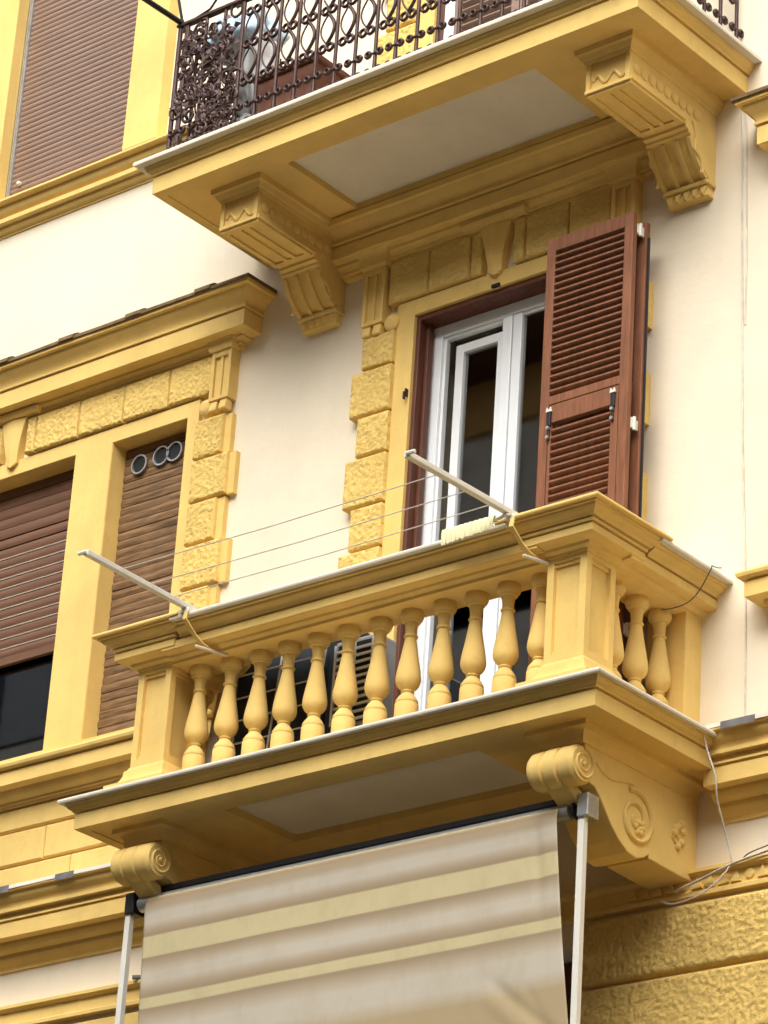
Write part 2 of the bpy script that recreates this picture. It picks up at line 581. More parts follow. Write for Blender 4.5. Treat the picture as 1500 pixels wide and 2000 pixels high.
# --- main string course at the level of the lower balcony
course = [(-0.03, 0.262), (0.0, 0.262), (0.285, 0.203), (0.285, 0.176), (0.262, 0.172), (0.258, 0.15), (0.246, 0.132), (0.228, 0.12), (0.218, 0.104), (0.216, 0.088),
          (0.228, 0.084), (0.228, 0.062), (0.186, 0.060), (0.186, 0.046), (0.197, 0.030), (0.199, 0.018), (0.176, 0.016), (0.176, 0.006), (0.19, 0.004), (0.19, -0.088),
          (0.118, -0.089), (0.118, -0.108), (0.108, -0.125), (0.084, -0.142), (0.058, -0.148), (0.058, -0.172), (0.046, -0.190), (0.026, -0.203), (0.012, -0.224), (0.012, -0.243), (-0.03, -0.244)]
for a, b in ((-10.5, -3.66), (-0.06, 7.0)):
    sc = straight(a, b, course, 'string_course', 'yellow', B, returns=False, seed=a)
    # lead flashing dressed over the top, in overlapping sheets, some of it painted white
    cuts = [(-10.5, 'lead'), (-9.6, 'marble'), (-8.4, 'lead'), (-7.1, 'marble'), (-6.2, 'lead'), (-5.21, 'marble'), (-4.81, 'lead'), (-4.65, 'marble'), (-3.66, None)] if a < -1 else \
           [(-0.06, 'marble'), (0.11, 'lead'), (0.33, 'marble'), (0.62, 'lead'), (1.5, 'marble'), (2.6, 'lead'), (4.2, 'marble'), (7.0, None)]
    for (x, mt), (x2, _) in zip(cuts, cuts[1:]):
        dz = random.uniform(0, 0.004)
        dr = 0.166 if mt == 'lead' else 0.185
        pr = [(0.0, 0.2665 + dz), (0.29, 0.2075 + dz), (0.292, dr), (0.2885, dr), (0.287, 0.2045 + dz), (0.0, 0.2635 + dz)]
        MB().moulding([(x, W), (x2 - 0.002, W)], pr, jit=0.006, step=0.07, seed=x * 3).build('flashing_sheet', mt, sc)

# --- lower frieze moulding and rustic work of the floor below
fr = [(-0.03, -0.475), (0.05, -0.478), (0.075, -0.49), (0.075, -0.51), (0.04, -0.525), (0.04, -0.60), (0.06, -0.612), (0.06, -0.635), (-0.03, -0.638)]
lower_band = straight(-10.5, 7.0, fr, 'frieze_band', 'yellow', B, returns=False)
# running-dog wave and discs on the band, right of the console
def disc(r, t=0.012, n=14):
    return MB().lathe([(r * 0.96, 0.0), (r, -t * 0.4), (r * 0.85, -t), (r * 0.3, -t * 1.25)], n, 'y')
disc_me = disc(0.030).mesh('disc', 'yellow', 40)
tri_me = MB().add([(-0.034, 0, -0.028), (0.034, 0, -0.028), (0.004, 0, 0.03), (-0.034, -0.018, -0.028), (0.034, -0.018, -0.028), (0.004, -0.018, 0.03)],
                  [(0, 1, 2), (5, 4, 3), (0, 3, 4, 1), (1, 4, 5, 2), (2, 5, 3, 0)]).mesh('wave', 'yellow')
x = -0.60
i = 0
while x < 1.6:
    if i % 5 == 4:
        place('disc', disc_me, lower_band, (x, W - 0.038, -0.562))
    else:
        place('wave', tri_me, lower_band, (x, W - 0.038, -0.565), rot=(0, random.uniform(-0.1, 0.1), 0))
    x += 0.083
    i += 1
# rustic courses
def rustic_course(x0, x1, z0, z1, mat, d=0.055):
    g = 0.012
    if mat == 'rough_low' and z1 > -2.2:
        MB().rough_block(x0, 1.6, W - d, W + 0.02, z0 + g, z1 - g, 0.014, 0.0085, 0.0088, 50.0).build('rustic_course', mat, B, smooth=60)
        x0 = 1.61
    return MB().cbox(x0, x1, W - d, W + 0.02, z0 + g, z1 - g, 0.014).build('rustic_course', mat, B)
zz = -0.655
while zz > GROUND + 0.5:
    rustic_course(-0.95, 7.0, zz - 0.382, zz, 'rough_low')
    rustic_course(-10.5, -3.06, zz - 0.382, zz, 'yellow', 0.035)
    zz -= 0.382
MB().box(-3.2, -3.055, W - 0.06, W + 0.3, -5.4, -0.64).build('door_jamb', 'yellow', B)
MB().box(-2.98, -1.0, W + 0.16, W + 0.2, -5.4, -0.80).build('lower_shutter', 'wood_dark', B)

# --- rough-cast surround of a balcony door
def door_surround(zoff, full=True):
    s = MB().box(-2.56, -2.42, W - 0.035, W + 0.01, 0.17 + zoff, 3.638 + zoff).box(-1.12, -0.98, W - 0.035, W + 0.01, 0.17 + zoff, 3.638 + zoff) \
        .box(-2.42, -1.12, W - 0.035, W + 0.01, 3.53 + zoff, 3.638 + zoff).build('door_surround', 'yellow', B, bevel=0.004)
    joints = [3.46, 3.224, 2.90, 2.617, 2.275, 1.98, 1.67, 1.36, 1.05, 0.74, 0.43, 0.17]
    for i in range(len(joints) - 1):
        wide = i % 2 == 1
        for sgn in (-1, 1):
            o = (1.103 if sgn < 0 else 1.145) if wide else 1.033
            a, b = DC + sgn * 0.785, DC + sgn * o
            xa, xb = min(a, b), max(a, b)
            MB().rough_block(xa, xb, W - 0.068 - random.uniform(0, 0.006), W + 0.01, joints[i + 1] + 0.012 + zoff, joints[i] - 0.008 + zoff, 0.007) \
                .build('quoin_block', 'rough', s, smooth=60)
    if not full:
        return s
    for a, b in ((-2.63, -2.307), (-2.307, -1.98), (-1.98, -1.885), (-1.65, -1.556), (-1.556, -1.229), (-1.229, -0.912)):
        MB().rough_block(a + 0.007, b - 0.007, W - 0.06 - random.uniform(0, 0.006), W + 0.01, 3.650, 3.942, 0.007).build('lintel_block', 'rough', s, smooth=60)
    keystone(DC - 0.012, 3.632, 3.955, s)
    for sgn in (-1, 1):
        scroll_bracket(DC + sgn * 0.96, 3.53, 3.94, s)
    ent = [(-0.03, 3.945), (0.05, 3.945), (0.05, 3.966), (0.066, 3.967), (0.066, 3.992), (0.078, 4.006), (0.10, 4.014), (0.102, 4.034), (0.155, 4.036), (0.16, 4.04), (0.16, 4.128), (0.142, 4.129), (0.142, 4.140), (0.176, 4.142), (0.176, 4.156),
           (0.166, 4.158), (0.172, 4.180), (0.190, 4.205), (0.214, 4.222), (0.226, 4.240), (0.25, 4.243), (0.25, 4.285), (-0.03, 4.285)]
    straight(DC - 1.20, DC + 1.20, ent, 'entablature', 'yellow', s)
    return s

def keystone(cx, z0, z1, parent, d=0.085):
    mb = MB()
    wt, wb = 0.115, 0.05
    hh = z1 - z0
    n = 8
    for i in range(n):
        t0, t1 = i / n, (i + 1) / n
        def hw(t):
            return wb + (wt - wb) * t ** 1.3
        def dd(t):
            return 0.056 + d * 0.22 * t ** 0.8 + 0.006 * math.sin(t * math.pi)
        za, zb = z0 + hh * t0, z0 + hh * t1
        a, b = hw(t0), hw(t1)
        vs = [(cx - a, W, za), (cx - a, W - dd(t0), za), (cx, W - dd(t0) - 0.012, za - (0.035 if i == 0 else 0)), (cx + a, W - dd(t0), za), (cx + a, W, za),
              (cx - b, W, zb), (cx - b, W - dd(t1), zb), (cx, W - dd(t1) - 0.012, zb), (cx + b, W - dd(t1), zb), (cx + b, W, zb)]
        fs = [(0, 1, 6, 5), (1, 2, 7, 6), (2, 3, 8, 7), (3, 4, 9, 8)]
        if i == 0:
            fs.append((0, 4, 3, 2, 1))
        if i == n - 1:
            fs.append((5, 6, 7, 8, 9))
        mb.add(vs, fs)
    k = mb.build('keystone', 'yellow', parent)
    MB().moulding([(cx - 0.138, W + 0.02), (cx - 0.138, W), (cx + 0.138, W), (cx + 0.138, W + 0.02)],
                  [(-0.02, z1 + 0.002), (0.10, z1 + 0.002), (0.105, z1 + 0.012), (0.115, z1 + 0.03), (0.115, z1 + 0.042), (-0.02, z1 + 0.042)]).build('keystone_cap', 'yellow', parent)
    return k

def scroll_bracket(cx, z0, z1, parent):
    """pilaster strip with a sunk panel, flared cap and guttae"""
    hw = 0.085
    mb = MB().box(cx - hw, cx + hw, W - 0.065, W + 0.01, z0, z1)
    mb.box(cx - hw, cx - hw + 0.028, W - 0.085, W - 0.064, z0, z1).box(cx + hw - 0.028, cx + hw, W - 0.085, W - 0.064, z0, z1)
    mb.box(cx - hw + 0.028, cx + hw - 0.028, W - 0.083, W - 0.064, z1 - 0.05, z1).box(cx - hw + 0.028, cx + hw - 0.028, W - 0.083, W - 0.064, z0, z0 + 0.025)
    mb.box(cx - 0.012, cx + 0.012, W - 0.078, W - 0.064, z0 + 0.025, z1 - 0.05)
    b = mb.build('bracket', 'yellow', parent, bevel=0.003)
    for k in (-1, 1):
        MB().prism([(W - 0.078, z0 - 0.008), (W - 0.02, z0 - 0.008), (W - 0.02, z0 - 0.08), (W - 0.088, z0 - 0.08), (W - 0.09, z0 - 0.066)], 'x', cx + k * 0.042 - 0.030, cx + k * 0.042 + 0.030).build('gutta', 'yellow', parent, bevel=0.008)
    s = -1 if cx < DC else 1
    MB().lathe([(0.055, W + 0.005), (0.058, W - 0.05), (0.045, W - 0.064), (0.02, W - 0.068)], 16, 'y', (cx - s * (hw + 0.05) if abs(cx - DC) < 2 else cx - 0.135, 0, z0 - 0.01)).build('volute', 'yellow', parent, smooth=40)
    cap = [(-0.02, z1 - 0.01), (0.012, z1 - 0.01), (0.02, z1 + 0.004), (0.02, z1 + 0.02)] + cove(0.02, z1 + 0.022, 0.075, z1 + 0.10)[::1] + [(0.08, z1 + 0.108), (-0.02, z1 + 0.108)]
    MB().moulding([(cx - hw, W + 0.02), (cx - hw, W - 0.085), (cx + hw, W - 0.085), (cx + hw, W + 0.02)], cap).build('bracket_cap', 'yellow', parent, smooth=30)
    return b

door_surround(0.0)
door_surround(4.36, full=False)

# --- triple windows
slat_cache = {}
def slat_mesh(L, h, t, mat, bow=0.006):
    key = (round(L, 3), round(h, 4), t, mat)
    if key not in slat_cache:
        n = 4
        prof = [(-bow * math.sin(math.pi * i / n) , h * i / n) for i in range(n + 1)] + [(t, h), (t, 0.0)]
        slat_cache[key] = MB().prism(prof, 'x', -L / 2, L / 2).mesh('slat', mat, 50)
    return slat_cache[key]

def roller(parent, x0, x1, z0, z1, y, pitch, mat, gap_below=None, rough=0.0):
    L = x1 - x0
    z = z0
    while z < z1:
        g = 0.004 if (gap_below is None or z > gap_below) else 0.011
        h = pitch - g
        place('slat', slat_mesh(L, h, 0.012, mat), parent, ((x0 + x1) / 2, y + random.uniform(-rough, rough), z), rot=(random.uniform(-rough, rough) * 3, random.uniform(-rough, rough) * 0.5, 0))
        z += pitch

def triple_window(c):
    left = c < 0
    surround = MB()
    op = [(c - 0.603, c + 0.603), (c + 0.94, c + 1.617), (c - 1.617, c - 0.94)]
    d = W - 0.035
    w = wall_with_holes(c - 1.715, c + 1.715, 1.19, 3.436, d, W + 0.005, [(a, b, 1.215, 3.33) for a, b in op]).build('triple_window', 'yellow', B)
    # smooth reveals
    for a, b in op:
        MB().box(a - 0.05, a + 0.004, W - 0.03, W + 0.20, 1.2, 3.334).box(b - 0.004, b + 0.05, W - 0.03, W + 0.20, 1.2, 3.334) \
            .box(a + 0.004, b - 0.004, W - 0.03, W + 0.20, 3.326, 3.36).build('reveal', 'yellow', w)
    for sgn in (-1, 1):
        joints = [3.262, 2.972, 2.664, 2.36, 2.049, 1.74, 1.43, 1.20]
        for i in range(len(joints) - 1):
            wide = i % 2 == 1
            a, b = c + sgn * 1.722, c + sgn * (2.085 if wide else 2.02)
            xa, xb = min(a, b), max(a, b)
            MB().rough_block(xa, xb - (0.055 if sgn > 0 else 0), W - 0.068 - random.uniform(0, 0.006), W + 0.01, joints[i + 1] + 0.012, joints[i] - 0.008, 0.007).build('quoin_block', 'rough', w, smooth=60)
            if sgn > 0:
                MB().box(xb - 0.055, xb, W - 0.04, W + 0.01, joints[i + 1] + 0.006, joints[i] - 0.006).build('quoin_margin', 'yellow', w)
        scroll_bracket(c + sgn * 1.92, 3.36, 3.725, w)
    xs = [c - 1.83, c - 1.44, c - 1.03, c - 0.615, c - 0.205, c - 0.115]
    for k in range(len(xs) - 1):
        for sgn in (-1, 1):
            a, b = c + sgn * (xs[k] - c), c + sgn * (xs[k + 1] - c)
            xa, xb = min(a, b), max(a, b)
            MB().rough_block(xa + 0.006, xb - 0.006, W - 0.06 - random.uniform(0, 0.006), W + 0.01, 3.452, 3.718, 0.007).build('lintel_block', 'rough', w, smooth=60)
    keystone(c, 3.41, 3.735, w)
    ent = [(-0.03, 3.722), (0.045, 3.722), (0.045, 3.738), (0.062, 3.739), (0.062, 3.757), (0.074, 3.766), (0.092, 3.771), (0.094, 3.788), (0.172, 3.789), (0.178, 3.793), (0.178, 3.908), (0.160, 3.909), (0.160, 3.918), (0.192, 3.920), (0.193, 3.932),
           (0.180, 3.933), (0.181, 3.945), (0.190, 3.966), (0.206, 3.988), (0.226, 4.006), (0.240, 4.024), (0.244, 4.040), (0.272, 4.042), (0.274, 4.075), (0.24, 4.10), (-0.03, 4.135)]
    straight(c - 2.0, c + 2.0, ent, 'entablature', 'yellow', w)
    MB().moulding([(c - 2.0, W + 0.06), (c - 2.0, W), (c + 2.0, W), (c + 2.0, W + 0.06)], [(0.0, 4.1375), (0.24, 4.1025), (0.277, 4.078), (0.277, 4.062), (0.288, 4.062), (0.288, 4.084), (0.244, 4.112), (0.0, 4.147)], jit=0.006, step=0.08, seed=c).build('drip_tiles', 'tile', w)
    # tile slips on top of the drip edge
    for k in range(7):
        x = c - 1.9 + k * 0.62
        MB().moulding([(x, W), (x + 0.14, W)], [(0.0, 4.162), (0.25, 4.126), (0.292, 4.098), (0.296, 4.07), (0.289, 4.07), (0.288, 4.085), (0.244, 4.113), (0.0, 4.148)]).build('roof_slip', 'tile', w)
    sill = [(-0.03, 1.213), (0.0, 1.213), (0.20, 1.108), (0.213, 1.100), (0.217, 1.088), (0.212, 1.070), (0.196, 1.062), (0.165, 1.061), (0.165, 1.048), (0.18, 1.046), (0.18, 0.958), (0.105, 0.956),
            (0.103, 0.938), (0.094, 0.918), (0.074, 0.902), (0.05, 0.896), (0.05, 0.88), (0.035, 0.879), (0.033, 0.862), (-0.03, 0.858)]
    straight(c - 2.03, c + 2.03, sill, 'window_sill', 'yellow', w)
    # apron of smooth ashlar courses
    rows = [(0.70, 0.853, 0.35), (0.463, 0.695, -0.15), (0.27, 0.458, 0.1)]
    for z0, z1, off in rows:
        x = c - 2.0
        cuts = [x]
        while cuts[-1] < c + 2.0 - 0.4:
            cuts.append(cuts[-1] + 0.95 + (off if len(cuts) == 1 else 0))
        cuts[-1] = c + 2.0
        for a, b in zip(cuts, cuts[1:]):
            MB().cbox(a + 0.0035, b - 0.0035, W - 0.03, W + 0.01, z0 + 0.006, z1 - 0.006, 0.009).build('ashlar_block', 'yellow', w)
    # frames, glass and roller shutters
    a, b = op[0]
    ys = W + 0.115
    MB().box(a + 0.004, a + 0.05, ys + 0.03, ys + 0.09, 1.21, 3.33).box(b - 0.05, b - 0.004, ys + 0.03, ys + 0.09, 1.21, 3.33).box(a + 0.05, b - 0.05, ys + 0.03, ys + 0.09, 1.21, 1.26) \
        .build('window_frame', 'wood_dark', w)
    MB().box(a + 0.05, b - 0.05, ys + 0.06, ys + 0.066, 1.26, 3.32).build('pane', 'glass', w)
    roller(w, a + 0.006, b - 0.006, 2.045, 3.30, ys, 0.076, 'roller_dark', 2.9)
    MB().box(a + 0.006, b - 0.006, ys - 0.012, ys + 0.02, 1.99, 2.044).build('bottom_rail', 'roller_dark', w)
    strip = MB().box(-0.59, 0.59, -0.004, 0.006, 0, 0.0085).mesh('slat_hook_strip', 'strip')
    for q in range(10):
        place('slat_hook_strip', strip, w, (c, ys - 0.001, 2.045 + 0.076 * q + 0.0655))
    for a, b in op[1:]:
        roller(w, a + 0.006, b - 0.006, 1.22, 3.32, W + 0.10, 0.060, 'roller_old', None, 0.004)
    if left:
        a, b = op[1]
        for k in range(3):
            px = a + 0.16 + k * 0.175 + (0.0, 0.02, -0.035)[k]
            MB().lathe([(0.066, W + 0.12), (0.068, W + 0.085), (0.071, W + 0.08), (0.071, W + 0.07), (0.060, W + 0.07), (0.058, W + 0.115)], 20, 'y', (px, 0, 3.185 - 0.012 * (k == 0))).build('vent_pipe', 'steel', w, smooth=40)
            MB().lathe([(0.0595, W + 0.083), (0.05, W + 0.081)], 16, 'y', (px, 0, 3.185 - 0.012 * (k == 0))).build('vent_shade_disc', 'black', w)  # black disc stands in for the shade inside the open pipe
    return w

triple_window(LWC)
triple_window(RWC)

# --- single windows of the upper floor with sill course
def upper_window(h):
    x0, x1, z0, z1 = h
    d = W - 0.10
    w = MB().box(x0 - 0.32, x0, d, W + 0.01, z0 - 0.02, z1 + 0.3).box(x1, x1 + 0.32, d, W + 0.01, z0 - 0.02, z1 + 0.3).box(x0, x1, d, W + 0.01, z1, z1 + 0.3) \
        .build('upper_window', 'yellow', B, bevel=0.004)
    ys = W + 0.03
    MB().box(x0 + 0.001, x0 + 0.03, ys - 0.02, ys + 0.03, z0, z1).box(x1 - 0.03, x1 - 0.001, ys - 0.02, ys + 0.03, z0, z1).build('shutter_guide', 'steel', w)
    roller(w, x0 + 0.031, x1 - 0.031, z0 + 0.005, z1, ys, 0.0435, 'roller', None)
    MB().lathe([(0.012, ys - 0.035), (0.016, ys - 0.03), (0.016, ys - 0.008), (0.008, ys)], 10, 'y', (x0 + 0.12, 0, z0 + 0.15)).build('latch', 'alu', w)
    sill = [(-0.03, 5.62), (0.0, 5.62), (0.145, 5.556), (0.156, 5.546), (0.156, 5.530), (0.148, 5.522), (0.11, 5.520), (0.108, 5.500), (0.098, 5.476), (0.082, 5.460), (0.066, 5.448), (0.062, 5.432),
            (0.092, 5.430), (0.092, 5.396), (0.05, 5.394), (0.048, 5.370), (0.034, 5.352), (0.012, 5.345), (0.012, 5.332), (-0.03, 5.330)]
    straight(*((-10.5, -4.40) if x0 < 0 else (0.9, 7.0)), sill, 'sill_course', 'yellow', w)
    return w
upper_window(ULW)
upper_window(URW)

# ================================================================== balconies
def slab(name, x0, x1, yf, z0, th, lip, panel, mats):
    """projecting slab: moulded edge, marble lip, soffit with a sunk panel"""
    path = [(x0, W + 0.02), (x0, yf), (x1, yf), (x1, W + 0.02)]
    k = th / 0.168
    z = lambda a: z0 + a * k
    prof = [(-0.07, z0), (0.0, z0), (0.002, z(0.088)), (-0.022, z(0.089)), (-0.022, z(0.098)), (0.012, z(0.099)), (0.013, z(0.107))] + \
           [(d, z(a)) for d, a in ((0.020, 0.113), (0.030, 0.118), (0.036, 0.126), (0.038, 0.134), (0.044, 0.139))] + [(0.046, z(0.1405)), (0.046, z(0.1465)), (-0.07, z(0.1465))]
    s = MB().moulding(path, prof, seed=z0).build(name, mats[0], B, smooth=28)
    ml = [(-0.07, z(0.1475)), (lip, z(0.1475)), (lip + 0.003, z(0.157)), (lip, z(0.168)), (-0.07, z(0.168))]
    MB().moulding(path, ml, seed=z0 + 5).build('marble_lip', 'marble', s, smooth=30)
    # soffit plate with the sunk panel
    ix0, ix1, iy0 = x0 + 0.069, x1 - 0.069, yf + 0.069
    px0, px1, py0, py1 = panel
    mb = MB()
    zz = z0 + 0.007
    for a, b, c, d in ((ix0, ix1, iy0, py0), (ix0, px0, py0, py1), (px1, ix1, py0, py1), (ix0, ix1, py1, W)):
        mb.box(a, b, c, d, zz, z(0.1465))
    mb.build('soffit', mats[1], s)
    MB().box(px0 - 0.001, px1 + 0.001, py0 - 0.001, py1 + 0.001, z0 + 0.05, z0 + 0.08).build('soffit_panel', 'soffit', s)
    MB().box(ix0, ix1, iy0, W, z(0.147), z(0.1665)).build('floor_slab', 'soffit', s)
    return s

# ---- lower balcony with the balustrade
LB = slab('balustrade_balcony', -3.705, -0.009, -1.016, 0.0, 0.168, 0.075, (-2.73, -0.93, -0.80, -0.20), ('yellow', 'yellow'))
PX0, PX1, PY = -3.47, -0.225, -0.845      # outer faces of the pedestals
PW = 0.26
upath = [(PX0, W), (PX0, PY), (PX1, PY), (PX1, W)]
# kerb under the balusters
MB().moulding(upath, [(-0.03, 0.169), (-0.03, 0.29), (-0.23, 0.29), (-0.23, 0.169)]).build('kerb', 'yellow', LB)
# handrail
rail_low = [(-0.03, 0.976), (0.0, 0.977), (0.002, 0.995), (0.016, 1.0), (0.030, 1.006), (0.036, 1.018), (0.092, 1.019), (0.10, 1.024), (0.101, 1.070), (0.074, 1.071), (0.074, 1.0825), (-0.28, 1.0825), (-0.27, 1.03), (-0.24, 1.0), (-0.23, 0.976)]
rail_top = [(0.074, 1.083), (0.104, 1.0835), (0.106, 1.092), (0.112, 1.101), (0.124, 1.108), (0.138, 1.114), (0.148, 1.124), (0.150, 1.136), (0.164, 1.140), (0.165, 1.150), (-0.40, 1.150), (-0.40, 1.12), (-0.35, 1.083)]
for i, (k0, k1) in enumerate(((0.0, 0.0), (0.14, 0.14))):
    for q, rp in enumerate(([(PX0 + PW + k0, PY), (PX1 - PW - k0, PY)], [(PX1, PY + PW + k0), (PX1, W)], [(PX0, W), (PX0, PY + PW + k0)])):
        if i == 0:
            MB().moulding(rp, rail_low, seed=3 + q).build('handrail', 'yellow', LB, smooth=28)
        else:
            MB().moulding(rp, rail_top, seed=3 + q).build('handrail_moulding', 'yellow', LB, smooth=28)
            MB().moulding(rp, [(0.2, 1.1512), (0.203, 1.161), (0.2, 1.172), (-0.42, 1.172), (-0.42, 1.1512)], seed=4 + q).build('handrail_coping', 'marble', LB)
# balusters
bal = [(0.066, 0.0), (0.067, 0.06), (0.066, 0.128), (0.061, 0.134), (0.064, 0.139), (0.062, 0.150), (0.050, 0.170), (0.038, 0.186), (0.031, 0.196), (0.036, 0.199), (0.038, 0.205),
       (0.034, 0.211), (0.040, 0.219), (0.055, 0.232), (0.066, 0.250), (0.071, 0.272), (0.070, 0.295), (0.065, 0.33), (0.056, 0.38), (0.047, 0.43), (0.039, 0.48), (0.033, 0.515),
       (0.031, 0.526), (0.038, 0.529), (0.041, 0.535), (0.038, 0.541), (0.032, 0.546), (0.033, 0.575), (0.037, 0.605), (0.040, 0.617), (0.050, 0.620), (0.052, 0.630), (0.060, 0.635), (0.066, 0.650), (0.067, 0.664), (0.060, 0.690)]
bal_me = MB().lathe(bal, 24).mesh('baluster', 'yellow', 50)
YC = PY + PW / 2
XC = PX1 - PW / 2
for i in range(12):
    place('baluster', bal_me, LB, (-3.088 + i * 0.2245, YC + random.uniform(-0.004, 0.004), 0.288), rot=(random.uniform(-.008, .008), random.uniform(-.008, .008), random.random()))
for y in (-0.43, -0.21, 0.005):
    place('baluster', bal_me, LB, (XC, y, 0.288), rot=(0, 0, random.random()))
for y in (-0.43, -0.21, 0.005):
    place('baluster', bal_me, LB, (PX0 + PW / 2, y, 0.288), rot=(0, 0, random.random()))
# pedestals with sunk panels
def pedestal(x0):
    x1, y0, y1 = x0 + PW, PY, PY + PW
    z0, z1 = 0.37, 1.004
    t = 0.026
    mb = MB().box(x0 + t, x1 - t, y0 + t, y1 - t, z0, z1)
    m, za, zb = 0.045, z0 + 0.06, z1 - 0.045
    for a, b in ((x0, x0 + m), (x1 - m, x1)):
        for c, d in ((y0, y0 + m), (y1 - m, y1)):
            mb.box(a, b, c, d, z0, z1)
    for lo, hi in ((z0, za), (zb, z1)):
        mb.box(x0 + m, x1 - m, y0, y0 + t, lo, hi).box(x0 + m, x1 - m, y1 - t, y1, lo, hi)
        mb.box(x0, x0 + t, y0 + m, y1 - m, lo, hi).box(x1 - t, x1, y0 + m, y1 - m, lo, hi)
    # inner fillet round the panels
    e = 0.022
    for yy in (y0 + t * 0.5,):
        mb.box(x0 + m, x1 - m, yy, yy + t, zb - e, zb).box(x0 + m, x1 - m, yy, yy + t, za, za + e)
    mb.box(x1 - t * 1.5, x1 - t * 0.5, y0 + m, y1 - m, zb - e, zb)
    p = mb.build('pedestal', 'yellow', LB)
    ring = [(x0, y0), (x1, y0), (x1, y1), (x0, y1)]
    MB().moulding(ring, [(0.10, 0.169), (0.10, 0.262)] + [(0.10 - 0.075 * math.sin(math.pi / 2 * i / 6), 0.262 + 0.09 * (1 - math.cos(math.pi / 2 * i / 6))) for i in range(1, 7)] + [(0.022, 0.362), (0.012, 0.366), (0.004, 0.385), (-0.02, 0.385), (-0.02, 0.169)], closed=True).build('pedestal_base', 'yellow', LB, smooth=30)
    cap = [(-0.02, 0.985), (0.006, 0.985), (0.008, 1.0), (0.022, 1.004), (0.034, 1.012), (0.04, 1.026), (0.060, 1.030), (0.098, 1.036), (0.108, 1.041), (0.109, 1.080), (0.086, 1.081), (0.086, 1.089), (0.118, 1.091), (0.120, 1.106),
           (0.100, 1.107), (0.100, 1.114), (0.132, 1.116), (0.136, 1.124), (0.146, 1.132), (0.162, 1.139), (0.172, 1.150), (0.174, 1.160), (0.186, 1.163), (0.187, 1.171), (-0.02, 1.171)]
    MB().moulding(ring, cap, closed=True, seed=x0).build('pedestal_cap', 'yellow', LB, smooth=30)
    MB().moulding(ring, [(-0.14, 1.1722), (0.212, 1.1722), (0.215, 1.18), (0.211, 1.192), (-0.14, 1.192)], closed=True, seed=x0).build('cap_edge', 'yellow', LB)
    return p
pedestal(PX0)
pedestal(PX1 - PW)
for x0 in (PX0, PX1 - PW):
    MB().box(x0 + 0.001, x0 + PW - 0.001, 0.07, W + 0.01, 0.169, 0.986).build('half_pilaster', 'yellow', LB, bevel=0.005)

def spiral(cx, cz, r0, turns, x, r_tube=0.009, a0=0, sgn=1, n=40, inner=0.15):
    pts = []
    for i in range(n + 1):
        t = i / n
        r = r0 * (1 - t * (1 - inner))
        a = math.radians(a0) + sgn * turns * 2 * math.pi * t
        pts.append((x, cx + r * math.cos(a), cz + r * math.sin(a)))
    return pts

